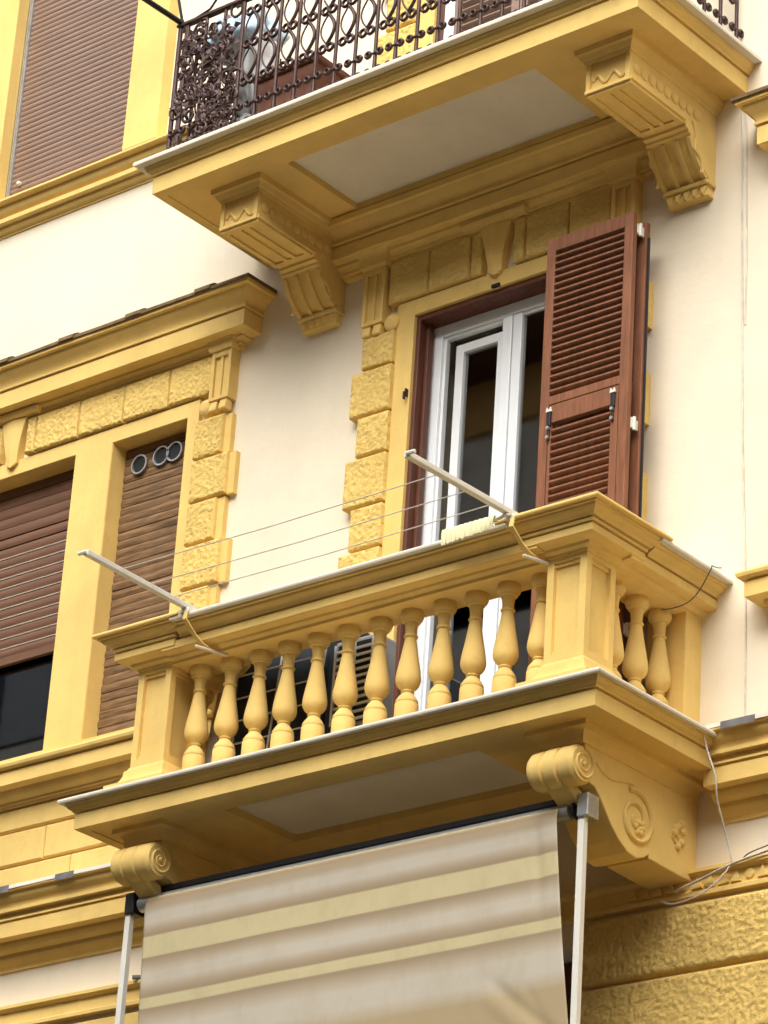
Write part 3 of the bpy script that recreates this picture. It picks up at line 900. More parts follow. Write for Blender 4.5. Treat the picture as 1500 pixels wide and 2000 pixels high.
def console(x0):
    x1 = x0 + 0.275
    body = [(-0.80, -0.09), (W, -0.09), (W, -0.548), (-0.02, -0.545), (-0.205, -0.538), (-0.21, -0.515), (-0.25, -0.545), (-0.32, -0.57), (-0.40, -0.56), (-0.48, -0.515),
            (-0.55, -0.455), (-0.61, -0.385), (-0.66, -0.33), (-0.70, -0.30), (-0.80, -0.28)]
    c = MB().prism(body, 'x', x0, x1).build('console', 'yellow', LB, bevel=0.006)
    # scroll roll across the front, ribbed
    pr = []
    for i in range(33):
        t = i / 32
        rr = 0.104 - 0.010 * abs(math.sin(t * math.pi * 3)) ** 0.5 * 0 - (0.012 if (0.30 < t < 0.345 or 0.62 < t < 0.665) else 0.0) + 0.006 * math.sin(t * math.pi)
        if t < 0.06 or t > 0.94:
            rr -= 0.012
        pr.append((rr, x0 - 0.012 + t * 0.299))
    MB().lathe(pr, 32, 'x', (0, -0.82, -0.215)).build('scroll', 'yellow', LB, smooth=50)
    # leaf below the scroll
    MB().prism([(-0.86, -0.30), (-0.76, -0.30), (-0.70, -0.32), (-0.69, -0.37), (-0.73, -0.395), (-0.77, -0.37), (-0.82, -0.34)], 'x', x0 + 0.07, x1 - 0.07).build('scroll_leaf', 'yellow', LB, bevel=0.012)
    for xf, s in ((x1, 1), (x0, -1)):
        mb = MB().tube(spiral(-0.82, -0.215, 0.088, 2.2, xf + s * 0.012, a0=90, sgn=-1), [0.010 * (1 - 0.4 * i / 40) for i in range(41)], 6)
        mb.lathe([(0.016, xf + s * 0.008), (0.014, xf + s * 0.022), (0.004, xf + s * 0.026)], 10, 'x', (0, -0.82, -0.215))
        mb.build('scroll_spiral', 'yellow', LB, smooth=60)
        mb = MB().tube(spiral(-0.34, -0.36, 0.16, 1.9, xf + s * 0.001, a0=115, sgn=-1, n=48), [0.018 * (1 - 0.4 * i / 48) for i in range(49)], 6)
        for k in range(6):
            a = k * math.pi / 3
            mb.lathe([(0.020, xf), (0.017, xf + s * 0.012), (0.006, xf + s * 0.017)], 8, 'x', (0, -0.31 + 0.03 * math.cos(a), -0.40 + 0.03 * math.sin(a)))
        mb.tube([(xf, -0.70 + 0.05 * i, -0.17 - 0.03 * math.sin(i * 0.7) - 0.006 * i) for i in range(8)], 0.008, 6)
        mb.build('side_scroll', 'yellow', LB, smooth=60)
        mb = MB()
        for k in range(7):
            a = k * 0.9
            mb.lathe([(0.024, xf - s * 0.004), (0.019, xf + s * 0.016), (0.006, xf + s * 0.022)], 8, 'x', (0, 0.045 + 0.035 * math.cos(a) * (1 + 0.2 * (k % 2)), -0.30 - 0.055 * math.sin(a) - 0.02 * (k % 3)))
        mb.tube(spiral(0.045, -0.33, 0.06, 1.2, xf + s * 0.003, a0=200, n=24), 0.008, 6)
        mb.build('rosette', 'yellow', LB, smooth=60)
    MB().moulding([(x0, W), (x0, -0.82), (x1, -0.82), (x1, W)], [(-0.02, -0.092), (0.006, -0.092), (0.006, -0.075)] + cove(0.006, -0.073, 0.055, -0.022) + [(0.06, -0.02), (0.06, 0.008), (-0.02, 0.008)]).build('console_cap', 'yellow', LB, smooth=30)
    return c
console(PX0)
console(PX1 - 0.275)

# ---- upper balcony with the iron railing
UZ = 4.292
UB = slab('iron_railed_balcony', -3.74, 0.012, -0.89, UZ, 0.215, 0.095, (-2.78, -0.868, -0.69, -0.02), ('yellow', 'yellow'))
def modillion(x0):
    x1 = x0 + 0.31
    zt = UZ - 0.08
    body = [(-0.64, zt), (W, zt), (W, 3.73), (0.166, 3.745), (0.145, 3.765), (0.10, 3.795), (0.05, 3.84), (0.01, 3.89), (-0.02, 3.94), (-0.035, 3.962), (-0.06, 3.968), (-0.06, 3.985), (-0.09, 3.99), (-0.09, 4.008), (-0.115, 4.014), (-0.64, 4.014)]
    m = MB().prism(body, 'x', x0, x1).build('modillion', 'yellow', UB, bevel=0.005)
    # long sunk flutes below: three raised borders
    fl = MB()
    for a, b in ((x0, x0 + 0.035), (x0 + 0.105, x0 + 0.135), (x0 + 0.175, x0 + 0.205), (x1 - 0.035, x1)):
        fl.box(a + 0.001, b - 0.001, -0.639, -0.12, 4.0, 4.016)
    fl.box(x0 + 0.002, x1 - 0.002, -0.638, -0.60, 4.0005, 4.016).box(x0 + 0.002, x1 - 0.002, -0.155, -0.121, 4.0005, 4.016)
    fl.build('soffit_flutes', 'yellow', UB)
    # flutes of the curved leg
    fl = MB()
    curve = [(-0.03, 3.955), (0.0, 3.90), (0.05, 3.837), (0.10, 3.79), (0.145, 3.76)]
    for a in (x0 + 0.004, x0 + 0.095, x0 + 0.19, x1 - 0.03):
        vs, fs = [], []
        for y, z in curve:
            vs += [(a, y, z + 0.01), (a + 0.026, y, z + 0.01), (a + 0.026, y - 0.014, z - 0.012), (a, y - 0.014, z - 0.012)]
        for i in range(len(curve) - 1):
            for k in range(4):
                fs.append((i * 4 + k, i * 4 + (k + 1) % 4, i * 4 + 4 + (k + 1) % 4, i * 4 + 4 + k))
        fs += [(0, 1, 2, 3), tuple(len(vs) - 4 + k for k in range(4))]
        fl.add(vs, fs)
    fl.build('leg_flutes', 'yellow', UB)
    # foot with pointed guttae
    ft = MB().box(x0 - 0.006, x1 + 0.006, 0.13, W + 0.005, 3.722, 3.748).box(x0 + 0.01, x1 - 0.01, 0.16, W + 0.004, 3.655, 3.722)
    ft.build('foot', 'yellow', UB, bevel=0.005)
    for k in range(5):
        cx = x0 + 0.035 + k * 0.06
        MB().add([(cx - 0.027, 0.15, 3.72), (cx + 0.027, 0.15, 3.72), (cx + 0.027, 0.18, 3.72), (cx - 0.027, 0.18, 3.72), (cx, 0.135, 3.662), (cx, 0.175, 3.655)],
                 [(0, 1, 2, 3), (0, 4, 1), (1, 4, 5, 2), (2, 5, 3), (3, 5, 4, 0)]).build('gutta', 'yellow', UB)
    # chain of discs along the sides, wave on the front
    for xf, s in ((x1, 1), (x0, -1)):
        for k in range(9):
            y = -0.585 + k * 0.075
            MB().lathe([(0.034, xf - s * 0.003), (0.036, xf + s * 0.004), (0.028, xf + s * 0.011), (0.008, xf + s * 0.013)], 12, 'x', (0, y, 4.115)).build('side_disc', 'yellow', UB, smooth=50)
        MB().box(min(xf, xf + s * 0.012), max(xf, xf + s * 0.012), -0.645, -0.10, 4.02, 4.045).build('side_fillet', 'yellow', UB)
        MB().tube([(xf + s * 0.002, -0.03 + 0.10 * t + 0.02 * math.sin(9 * t), 4.03 - 0.27 * t + 0.025 * math.cos(8 * t)) for t in [i / 14 for i in range(15)]], 0.011, 6).build('side_leaf', 'yellow', UB, smooth=50)
    MB().box(x0 + 0.001, x0 + 0.03, -0.655, -0.64, 4.016, zt).box(x1 - 0.03, x1 - 0.001, -0.655, -0.64, 4.016, zt).box(x0 + 0.03, x1 - 0.03, -0.655, -0.64, 4.016, 4.035).build('front_frame', 'yellow', UB)
    MB().tube([(x0 + 0.045 + 0.22 * t, -0.642, 4.09 + 0.028 * math.sin(t * 12)) for t in [i / 20 for i in range(21)]], 0.012, 6).build('front_wave', 'yellow', UB, smooth=50)
    MB().moulding([(x0, W), (x0, -0.655), (x1, -0.655), (x1, W)], [(-0.02, zt - 0.004), (0.004, zt - 0.004), (0.012, zt + 0.012)] + cyma(0.012, zt + 0.014, 0.045, zt + 0.05) + [(0.05, zt + 0.052), (0.055, zt + 0.09), (-0.02, zt + 0.09)]).build('modillion_cap', 'yellow', UB, smooth=30)
    return m
modillion(-3.35)
modillion(-0.515)

# iron railing
RZ = UZ + 0.216
RH = 1.03
RY, RX0, RX1 = -0.845, -3.68, -0.035
IR = MB().tube([(RX0, RY, RZ - 0.01), (RX0, RY, RZ + RH + 0.06)], 0.016, 8).build('iron_railing', 'iron', B, smooth=50)
MB().box(RX0 - 0.02, RX1 + 0.02, RY - 0.022, RY + 0.022, RZ + RH, RZ + RH + 0.018).build('top_rail', 'iron', IR)
MB().box(RX0 - 0.018, RX0 + 0.022, RY + 0.022, W, RZ + RH, RZ + RH + 0.018).build('top_rail', 'iron', IR)
MB().box(RX1 - 0.022, RX1 + 0.02, RY + 0.022, W, RZ + RH, RZ + RH + 0.018).build('top_rail', 'iron', IR)
MB().box(RX0, RX1, RY - 0.012, RY + 0.012, RZ + 0.055, RZ + 0.066).build('bottom_rail', 'iron', IR)
bar_me = MB().tube([(0, 0, -0.004), (0, 0, 0.06), (0, 0, 0.20)], [0.016, 0.015, 0.012], 8).tube([(0, 0, 0.20), (0, 0, RH)], 0.012, 8).mesh('bar', 'iron', 50)
def ring_pts(r, n=12):
    return [(r * math.cos(2 * math.pi * i / n), 0, r * math.sin(2 * math.pi * i / n)) for i in range(n + 1)]
ring_me = MB().tube(ring_pts(0.025), 0.011, 6, False).mesh('ring', 'iron', 60)
pair_me = MB().tube([(p[0] - 0.045, 0, p[2]) for p in ring_pts(0.018)], 0.012, 6, False).tube([(p[0] + 0.045, 0, p[2]) for p in ring_pts(0.018)], 0.012, 6, False) \
    .tube([(-0.04, 0, 0), (0.04, 0, 0)], 0.008, 6).mesh('collar_scroll', 'iron', 60)
def lens(sgn, h=0.225, w=0.055):
    return [(sgn * w * math.sin(math.pi * t), 0, h * t) for t in [i / 10 for i in range(11)]]
lens_me = MB().tube(lens(1), 0.012, 6).mesh('lens_scroll', 'iron', 60)
lens_me2 = MB().tube([(-p[0], p[1], p[2]) for p in lens(1)], 0.006, 6).mesh('lens_scroll', 'iron', 60)
RUNS = []
n = 22
for i in range(n + 1):
    RUNS.append((RX1 - i * 0.1625, RY, 0.0))
for i in range(1, 7):
    RUNS.append((RX1, RY + i * 0.167, math.pi / 2))
for i in range(1, 7):
    RUNS.append((RX0, RY + i * 0.167, math.pi / 2))
for x, y, rz in RUNS:
    if y == RY and x < RX0 + 0.05:
        continue
    place('bar', bar_me, IR, (x, y, RZ))
    place('collar_scroll', pair_me, IR, (x, y - (0.012 if rz == 0 else 0), RZ + 0.215), rot=(0, 0, rz))
    place('collar_scroll', pair_me, IR, (x, y - (0.012 if rz == 0 else 0), RZ + 0.09), rot=(0, 0, rz))
    dx, dy = (-0.0812, 0) if rz == 0 else (0, -0.083)
    cx, cy = x + dx, y + dy
    if rz == 0 and cx < RX0 + 0.55:
        continue
    ex, ey = (0.03, 0) if rz == 0 else (0, 0.03)
    for zz in (0.405, 0.685, 0.93):
        for s in (-1, 1):
            place('ring', ring_me, IR, (cx + s * ex, cy + s * ey, RZ + zz), rot=(0, 0, rz))
    for zz in (0.432, 0.70):
        place('lens_scroll', lens_me, IR, (cx, cy, RZ + zz), rot=(0, 0, rz))
        place('lens_scroll', lens_me2, IR, (cx, cy, RZ + zz), rot=(0, 0, rz))
# ornate scrolled end panel at the street corner
rng = random.Random(3)
for k in range(84):
    cx = RX0 + 0.04 + rng.random() * 0.50
    cz = RZ + 0.06 + rng.random() * 0.92
    r = rng.uniform(0.03, 0.075)
    a0 = rng.uniform(0, 360)
    pts = [(p[1], RY + rng.uniform(-0.004, 0.004) - 0.008, p[2]) for p in spiral(cx, cz, r, rng.uniform(0.9, 1.5), 0, a0=a0, sgn=rng.choice((-1, 1)), n=14, inner=0.25)]
    MB().tube(pts, 0.0095, 5).build('vine_scroll', 'iron', IR, smooth=60)
leaf_me = MB().add([(0, 0, 0), (0.03, -0.012, 0.02), (0.075, -0.004, 0.0), (0.03, -0.012, -0.022), (0.035, 0.006, 0.0)], [(0, 1, 4), (1, 2, 4), (2, 3, 4), (3, 0, 4), (0, 3, 1), (1, 3, 2)]).mesh('iron_leaf', 'iron')
for k in range(110):
    place('iron_leaf', leaf_me, IR, (RX0 + 0.03 + rng.random() * 0.50, RY - 0.006, RZ + 0.04 + rng.random() * 0.94), rot=(rng.uniform(-.5, .5), rng.uniform(0, 6.28), 0))
for x in (RX0 + 0.055, RX0 + 0.55):
    MB().tube([(x, RY, RZ), (x, RY, RZ + RH)], 0.012, 8).build('bar', 'iron', IR, smooth=50)

# ================================================================== lower balcony door
x0, x1, z0, z1 = DOOR
DR = MB().box(x0 + 0.001, x0 + 0.03, W - 0.01, W + 0.16, z0, z1 - 0.002).box(x1 - 0.03, x1 - 0.001, W - 0.01, W + 0.16, z0, z1 - 0.002).box(x0 + 0.03, x1 - 0.03, W - 0.01, W + 0.16, z1 - 0.04, z1 - 0.002) \
    .box(x0 + 0.03, x0 + 0.055, W + 0.05, W + 0.10, z0, z1 - 0.04).build('french_door', 'wood_dark', B, bevel=0.004)
yf = W + 0.12
def frame_ring(a, b, c, d, wd, y0, y1):
    return MB().box(a, a + wd, y0, y1, c, d).box(b - wd, b, y0, y1, c, d).box(a + wd, b - wd, y0, y1, d - wd, d).box(a + wd, b - wd, y0, y1, c, c + wd)
frame_ring(x0 + 0.031, x1 - 0.031, z0 + 0.01, z1 - 0.041, 0.075, yf, yf + 0.07).build('door_frame', 'pvc', DR, bevel=0.004)
frame_ring(x0 + 0.107, x1 - 0.107, z0 + 0.086, z1 - 0.117, 0.02, yf + 0.02, yf + 0.06).build('inner_bead', 'pvc', DR, bevel=0.003)
MB().box(DC - 0.075, DC - 0.003, yf + 0.005, yf + 0.065, z0 + 0.09, z1 - 0.12).box(DC + 0.003, DC + 0.07, yf + 0.01, yf + 0.07, z0 + 0.09, z1 - 0.12).build('meeting_stile', 'pvc', DR, bevel=0.005)
# left sash, tilted inwards
sash = frame_ring(-2.235, DC - 0.08, z0 + 0.12, z1 - 0.185, 0.06, yf + 0.045, yf + 0.10).build('sash', 'pvc', DR, bevel=0.004)
MB().box(-2.176, DC - 0.139, yf + 0.072, yf + 0.078, z0 + 0.179, z1 - 0.244).build('pane', 'glass', DR)
MB().box(DC + 0.07, x1 - 0.13, yf + 0.035, yf + 0.041, z0 + 0.11, z1 - 0.14).build('pane', 'glass', DR)
# curtain in folds behind the left sash
pts = []
for i in range(25):
    t = i / 24
    pts.append((-2.42 + 0.22 * t, yf + 0.36 + 0.02 * math.sin(t * 26)))
mb = MB()
vs = [(p[0], p[1], z) for p in pts for z in (0.2, 3.2)]
vs += [(p[0], p[1] + 0.003, z) for p in pts for z in (0.2, 3.2)]
k = len(pts)
mb.add(vs, [(2 * i, 2 * i + 2, 2 * i + 3, 2 * i + 1) for i in range(k - 1)] + [(2 * k + 2 * i, 2 * k + 2 * i + 1, 2 * k + 2 * i + 3, 2 * k + 2 * i + 2) for i in range(k - 1)])
cu = mb.build('curtain', 'curtain', DR, smooth=60)

# folded louvred shutter leaves, swung open to the right
def shutter_leaf(xa, xb, y, z0, z1, th=0.042, flap=True):
    st = 0.062
    mb = MB().box(xa, xa + st, y, y + th, z0, z1).box(xb - st, xb, y, y + th, z0, z1)
    mb.box(xa + st, xb - st, y, y + th, z1 - 0.075, z1).box(xa + st, xb - st, y, y + th, z0, z0 + 0.12)
    zr = 2.41
    mb.box(xa + st, xb - st, y, y + th, zr, zr + 0.055)
    s = mb.build('louvred_shutter', 'wood', B, bevel=0.004)
    L = xb - xa - 2 * st
    lou = MB().prism([(0.001, 0.019), (0.001, 0.007), (th - 0.008, -0.018), (th - 0.008, -0.008)], 'x', -L / 2, L / 2).mesh('louvre', 'wood')
    z = zr + 0.08
    while z < z1 - 0.085:
        place('louvre', lou, s, ((xa + xb) / 2, y, z))
        z += 0.047
    # the hinged lower flap with its own frame
    fa, fb, fz0, fz1 = xa + st + 0.004, xb - st - 0.004, z0 + 0.124, zr - 0.004
    w = 0.05
    f = MB().box(fa, fa + 0.02, y + 0.002, y + th, fz0, fz1).box(fb - w, fb, y + 0.002, y + th, fz0, fz1).box(fa + 0.02, fb - w, y + 0.002, y + th, fz1 - 0.115, fz1).box(fa + 0.02, fb - w, y + 0.002, y + th, fz0, fz0 + 0.08)
    f.build('flap_frame', 'wood', s, bevel=0.003)
    L2 = fb - w - fa - 0.02
    lou2 = MB().prism([(0.001, 0.019), (0.001, 0.007), (th - 0.008, -0.018), (th - 0.008, -0.008)], 'x', -L2 / 2, L2 / 2).mesh('louvre', 'wood')
    z = fz0 + 0.11
    while z < fz1 - 0.14:
        place('louvre', lou2, s, ((fa + 0.02 + fb - w) / 2, y, z))
        z += 0.047
    if flap:
        for hx in (fa - 0.006, fb - 0.045):
            MB().box(hx, hx + 0.028, y - 0.012, y + 0.002, zr - 0.14, zr - 0.05).box(hx + 0.006, hx + 0.022, y - 0.009, y + 0.001, zr - 0.23, zr - 0.14).build('flap_hinge', 'black', s, bevel=0.003)
            for zb in (zr - 0.155, zr - 0.215):
                MB().lathe([(0.010, y - 0.022), (0.013, y - 0.012), (0.008, y)], 8, 'y', (hx + 0.014, 0, zb)).build('hinge_bolt', 'steel', s, smooth=40)
            MB().prism([(hx - 0.006, zr - 0.05), (hx + 0.034, zr - 0.05), (hx + 0.026, zr - 0.02), (hx + 0.02, zr - 0.035), (hx + 0.008, zr - 0.035), (hx + 0.002, zr - 0.02)], 'y', y - 0.014, y - 0.002).build('hinge_hook', 'alu', s)
    return s
shutter_leaf(-1.172, -0.548, -0.105, 0.21, 3.522)
sh2 = shutter_leaf(-1.165, -0.535, 0.005, 0.21, 3.505, flap=False)
for zh in (3.43, 2.17, 0.9):
    MB().tube([(-0.546, -0.035, zh - 0.04), (-0.546, -0.035, zh + 0.04)], 0.011, 8).box(-0.56, -0.548, -0.07, 0.01, zh - 0.03, zh + 0.03).build('leaf_hinge', 'alu', sh2)
MB().tube([(-0.53, 0.03, 0.4), (-0.53, 0.03, 3.4)], 0.009, 6).build('espagnolette_rod', 'black', sh2, smooth=50)
MB().box(-1.17, -1.12, 0.02, W + 0.02, 3.30, 3.34).box(-1.17, -1.12, 0.02, W + 0.02, 0.6, 0.64).build('wall_hinge', 'black', sh2)
MB().box(-2.44, -2.43, W - 0.06, W - 0.03, 2.96, 3.01).box(-2.444, -2.432, W - 0.072, W - 0.058, 2.935, 2.985).build('shutter_stay', 'iron', DR)
MB().box(DC - 0.04, DC + 0.02, W - 0.05, W - 0.03, 3.528, 3.548).build('head_catch', 'black', DR)

# upper balcony door: closed louvred leaves, white inner strip
ux0, ux1, uz0, uz1 = UDOOR
UD = frame_ring(ux0 + 0.001, ux1 - 0.001, uz0, uz1, 0.045, W + 0.0, W + 0.09).build('upper_balcony_door', 'wood_dark', B)
MB().box(ux0 + 0.046, ux0 + 0.13, W + 0.04, W + 0.08, uz0 + 0.04, uz1 - 0.05).build('white_stile', 'pvc', UD)
for a, b in ((ux0 + 0.135, DC - 0.005), (DC + 0.005, ux1 - 0.05)):
    frame_ring(a, b, uz0 + 0.05, uz1 - 0.05, 0.06, W + 0.03, W + 0.07).build('shutter_leaf', 'roller', UD)
    L = b - a - 0.12
    lm = MB().prism([(0.004, 0.026), (0.004, 0.017), (0.036, -0.022), (0.036, -0.013)], 'x', -L / 2, L / 2).mesh('louvre', 'roller')
    z = uz0 + 0.15
    while z < uz1 - 0.13:
        place('louvre', lm, UD, ((a + b) / 2, W + 0.03, z))
        z += 0.058

# ================================================================== awning under the balcony
AY = -0.73
AW = thing('roller_awning', 'faded beige and cream striped drop awning hanging under the balustrade balcony', 'awning', (-1.87, AY, -1.7))
MB().tube([(-3.40, AY + 0.02, -0.415), (-0.36, AY + 0.02, -0.415)], 0.045, 16).build('roller_tube', 'steel', AW, smooth=50)
MB().box(-3.44, -0.30, AY + 0.03, AY + 0.10, -0.352, -0.318).build('top_bar', 'black', AW, bevel=0.004)
MB().box(-3.44, -0.30, AY + 0.035, AY + 0.05, -0.375, -0.353).build('top_bar_lip', 'black', AW)
# cloth
NX, NZ = 200, 110
CX0, CX1, CZ0, CZ1 = -3.315, -0.46, -0.402, -1.60
vs = []
for j in range(NZ + 1):
    t = j / NZ
    for i in range(NX + 1):
        s = i / NX
        xa = CX0 + 0.0 * t
        xb = CX1 + 0.05 + 0.10 * t ** 1.3
        x = xa + (xb - xa) * s
        z = CZ0 + (CZ1 - CZ0) * t
        y = AY - 0.045 + 0.05 * t
        if t < 0.06:
            y += 0.02 * (1 - t / 0.06) ** 2
        y += 0.010 * math.sin(s * 9 + 1) * t + 0.006 * noise.noise(Vector((x * 3, z * 2, 1.3)))
        # sag folds pulled towards the lower corner at the console side
        for (ax, az, ang, amp, wd, ln) in ((-0.86, -1.22, -40, 0.007, 0.035, 0.75), (-0.64, -1.24, -58, 0.003, 0.03, 0.6)):
            ca, sa = math.cos(math.radians(ang)), math.sin(math.radians(ang))
            al = (x - ax) * ca + (z - az) * sa
            ac = -(x - ax) * sa + (z - az) * ca
            if al > 0:
                k_ = min(1, al / 0.18)
                y += amp * k_ * k_ * (3 - 2 * k_) * (math.exp(-(ac / wd) ** 2) - 0.7 * math.exp(-((ac + 0.085) / (wd * 1.2)) ** 2))
        # vertical crease by the right edge
        y += 0.012 * math.exp(-((s - 0.955) / 0.012) ** 2) * math.exp(-((t - 0.22) / 0.22) ** 2)
        vs.append((x, y, z))
fs = []
for j in range(NZ):
    for i in range(NX):
        a = j * (NX + 1) + i
        fs.append((a, a + 1, a + NX + 2, a + NX + 1))
cl = MB().add(vs, fs).build('cloth', 'awning', AW, smooth=80)
so = cl.modifiers.new('thickness', 'SOLIDIFY')
so.thickness = 0.003
MB().tube([(CX0 - 0.01, AY + 0.002, CZ1 - 0.01), (CX1 + 0.14, AY + 0.002, CZ1 - 0.01)], 0.02, 10).build('bottom_bar', 'alu', AW, smooth=50)
for x in (-3.47, -0.272):
    mb = MB().box(x - 0.019, x + 0.019, AY - 0.016, AY + 0.018, -3.4, -0.36)
    mb.build('guide_pole', 'alu', AW)
    MB().box(x - 0.02, x + 0.05, AY - 0.03, AY + 0.07, -0.47, -0.345).build('end_bracket', 'steel' if x > -1 else 'black', AW, bevel=0.006)
    MB().lathe([(0.05, x + 0.03 if x < -1 else x - 0.06), (0.052, x + 0.045 if x < -1 else x - 0.045)], 14, 'x', (0, AY + 0.02, -0.415)).build('end_disc', 'black', AW)

# ================================================================== clothes line on the balustrade
AZ = 1.215
CLN = thing('clothes_line', 'white clothes line with two arms reaching out from the balustrade handrail', 'clothes line', (-1.77, -1.0, 1.17))
ends = []
for x, xo in ((-2.945, -2.925), (-0.59, -0.62)):
    a, b = Vector((x, -0.98, AZ - 0.005)), Vector((xo, -1.895, AZ + 0.0))
    mb = MB()
    n_ = 1
    vs = []
    w, h = 0.019, 0.016
    for p in (a, b):
        vs += [(p.x - w, p.y, p.z - h), (p.x + w, p.y, p.z - h), (p.x + w, p.y, p.z + h), (p.x - w, p.y, p.z + h)]
    mb.add(vs, [(0, 1, 2, 3), (7, 6, 5, 4), (0, 4, 5, 1), (1, 5, 6, 2), (2, 6, 7, 3), (3, 7, 4, 0)])
    mb.build('arm', 'alu', CLN, bevel=0.004)
    MB().box(x - 0.035, x + 0.035, -1.06, -0.92, AZ - 0.045, AZ - 0.018).build('clamp_plate', 'alu', CLN, bevel=0.005)
    MB().lathe([(0.006, x - 0.03), (0.012, x - 0.028), (0.012, x + 0.028), (0.006, x + 0.03)], 8, 'x', (0, -1.90, AZ)).build('end_pulley', 'alu', CLN)
    # strap from the clamp under the rail
    strap = [(x + 0.02, -1.06, AZ - 0.04), (x + 0.025, -1.075, 1.12), (x + 0.03, -0.99, 1.05), (x + 0.05, -0.95, 1.01), (x + 0.075, -0.88, 0.975), (x + 0.10, -0.84, 0.965)]
    vs, fs = [], []
    for p in strap:
        vs += [(p[0] - 0.014, p[1] - 0.002, p[2] - 0.004), (p[0] + 0.014, p[1] - 0.002, p[2] - 0.004), (p[0] + 0.014, p[1] + 0.006, p[2] + 0.002), (p[0] - 0.014, p[1] + 0.006, p[2] + 0.002)]
    for i in range(len(strap) - 1):
        for k in range(4):
            fs.append((i * 4 + k, i * 4 + (k + 1) % 4, i * 4 + 4 + (k + 1) % 4, i * 4 + 4 + k))
    fs += [(0, 1, 2, 3), tuple(len(vs) - 4 + k for k in range(4))]
    MB().add(vs, fs).build('strap', 'yellow', CLN)
    MB().tube([(x + 0.05, -0.99, 0.975), (x + 0.13, -0.80, 0.965)], 0.008, 6).build('strap_hook', 'alu', CLN)
for t in (0.20, 0.42, 0.68):
    y = -0.98 - 0.915 * t
    MB().tube([(-2.945 + 0.02 * t, y, AZ + 0.012), (-1.8, y, AZ + 0.0), (-0.59 - 0.03 * t, y, AZ + 0.012)], 0.0032, 5).build('line', 'cable', CLN)
MB().tube([(-0.86, -1.10, AZ - 0.035), (-0.62, -1.10, AZ - 0.045), (-0.585, -1.09, AZ - 0.03), (-0.58, -1.04, AZ - 0.01)], 0.010, 6).build('hook_rod', 'alu', CLN, smooth=50)
# fringed cloth hanging on the hook rod
vs, fs = [], []
k = 60
mb = MB()
for i in range(k):
    x = -0.995 + i * 0.0058
    L = 0.075 + 0.012 * noise.noise(Vector((i * 0.9, 0, 0))) + 0.02 * (1 - i / k)
    yy = -1.12 + 0.003 * math.sin(i * 1.1)
    mb.tube([(x, yy + 0.03, AZ - 0.055), (x, yy + 0.016, AZ - 0.028), (x, yy, AZ - 0.034), (x, yy - 0.006, AZ - 0.06), (x + 0.002 * math.sin(i * 2.3), yy - 0.004, AZ - 0.03 - L)], [0.0045, 0.0048, 0.0048, 0.0048, 0.0036], 5)
mop = mb.build('fringed_cloth', 'towel', None, smooth=60)
tag(mop, 'pale yellow fringed cloth hung over the clothes line arm on the handrail', 'cloth')

# ================================================================== things on the lower balcony
AC = thing('air_conditioner', 'grey air conditioner unit with white louvred grille standing behind the balusters', 'air conditioner', (-2.02, -0.12, 0.168))
MB().box(-2.40, -2.08, -0.34, -0.17, 0.56, 1.12).build('casing', 'casing', AC, bevel=0.012)
MB().box(-2.375, -2.10, -0.344, -0.339, 0.59, 1.09).build('grille_shade_sheet', 'black', AC)  # flat black sheet on the casing, painted shade between the grille slats
for i in range(11):
    MB().box(-2.375, -2.10, -0.358, -0.346, 0.60 + i * 0.044, 0.614 + i * 0.044).build('grille_slat', 'pvc', AC)
for x in (-2.39, -2.24, -2.11):
    MB().box(x, x + 0.014, -0.362, -0.3585, 0.59, 1.09).build('grille_rib', 'pvc', AC)
for x in (-2.38, -2.13):
    for y in (-0.33, -0.21):
        MB().box(x, x + 0.03, y, y + 0.03, 0.168, 0.56).build('stand_leg', 'steel', AC)
CAB = thing('covered_cabinet', 'dark navy covered low cabinet standing behind the left balusters', 'cabinet', (-2.85, -0.15, 0.168))
MB().box(-3.17, -2.47, -0.33, 0.06, 0.20, 1.34).build('cover', 'navy', CAB, bevel=0.02)
MB().box(-3.16, -2.48, -0.32, 0.05, 0.168, 0.2).build('plinth', 'black', CAB)
RK = thing('drying_rack', 'folded drying rack with thin white rods leaning on the navy cabinet', 'drying rack', (-2.8, -0.38, 0.168))
for i in range(5):
    z = 0.45 + i * 0.15
    MB().tube([(-3.15, -0.43 + 0.014 * i, z), (-2.45, -0.43 + 0.014 * i, z)], 0.005, 6).build('rod', 'alu', RK)
for x in (-3.14, -2.80, -2.46):
    MB().tube([(x, -0.46, 0.175), (x, -0.345, 1.22)], 0.007, 6).build('upright', 'alu', RK)
BD = thing('leaning_board', 'pale grey board leaning in the corner beside the left pedestal', 'board', (-3.2, -0.3, 0.168))
MB().add([(-3.27, -0.50, 0.168), (-3.19, -0.50, 0.168), (-3.19, -0.34, 1.25), (-3.27, -0.34, 1.25), (-3.27, -0.48, 0.168), (-3.19, -0.48, 0.168), (-3.19, -0.32, 1.25), (-3.27, -0.32, 1.25)],
         [(0, 1, 2, 3), (7, 6, 5, 4), (0, 4, 5, 1), (1, 5, 6, 2), (2, 6, 7, 3), (3, 7, 4, 0)]).build('panel', 'bag', BD)

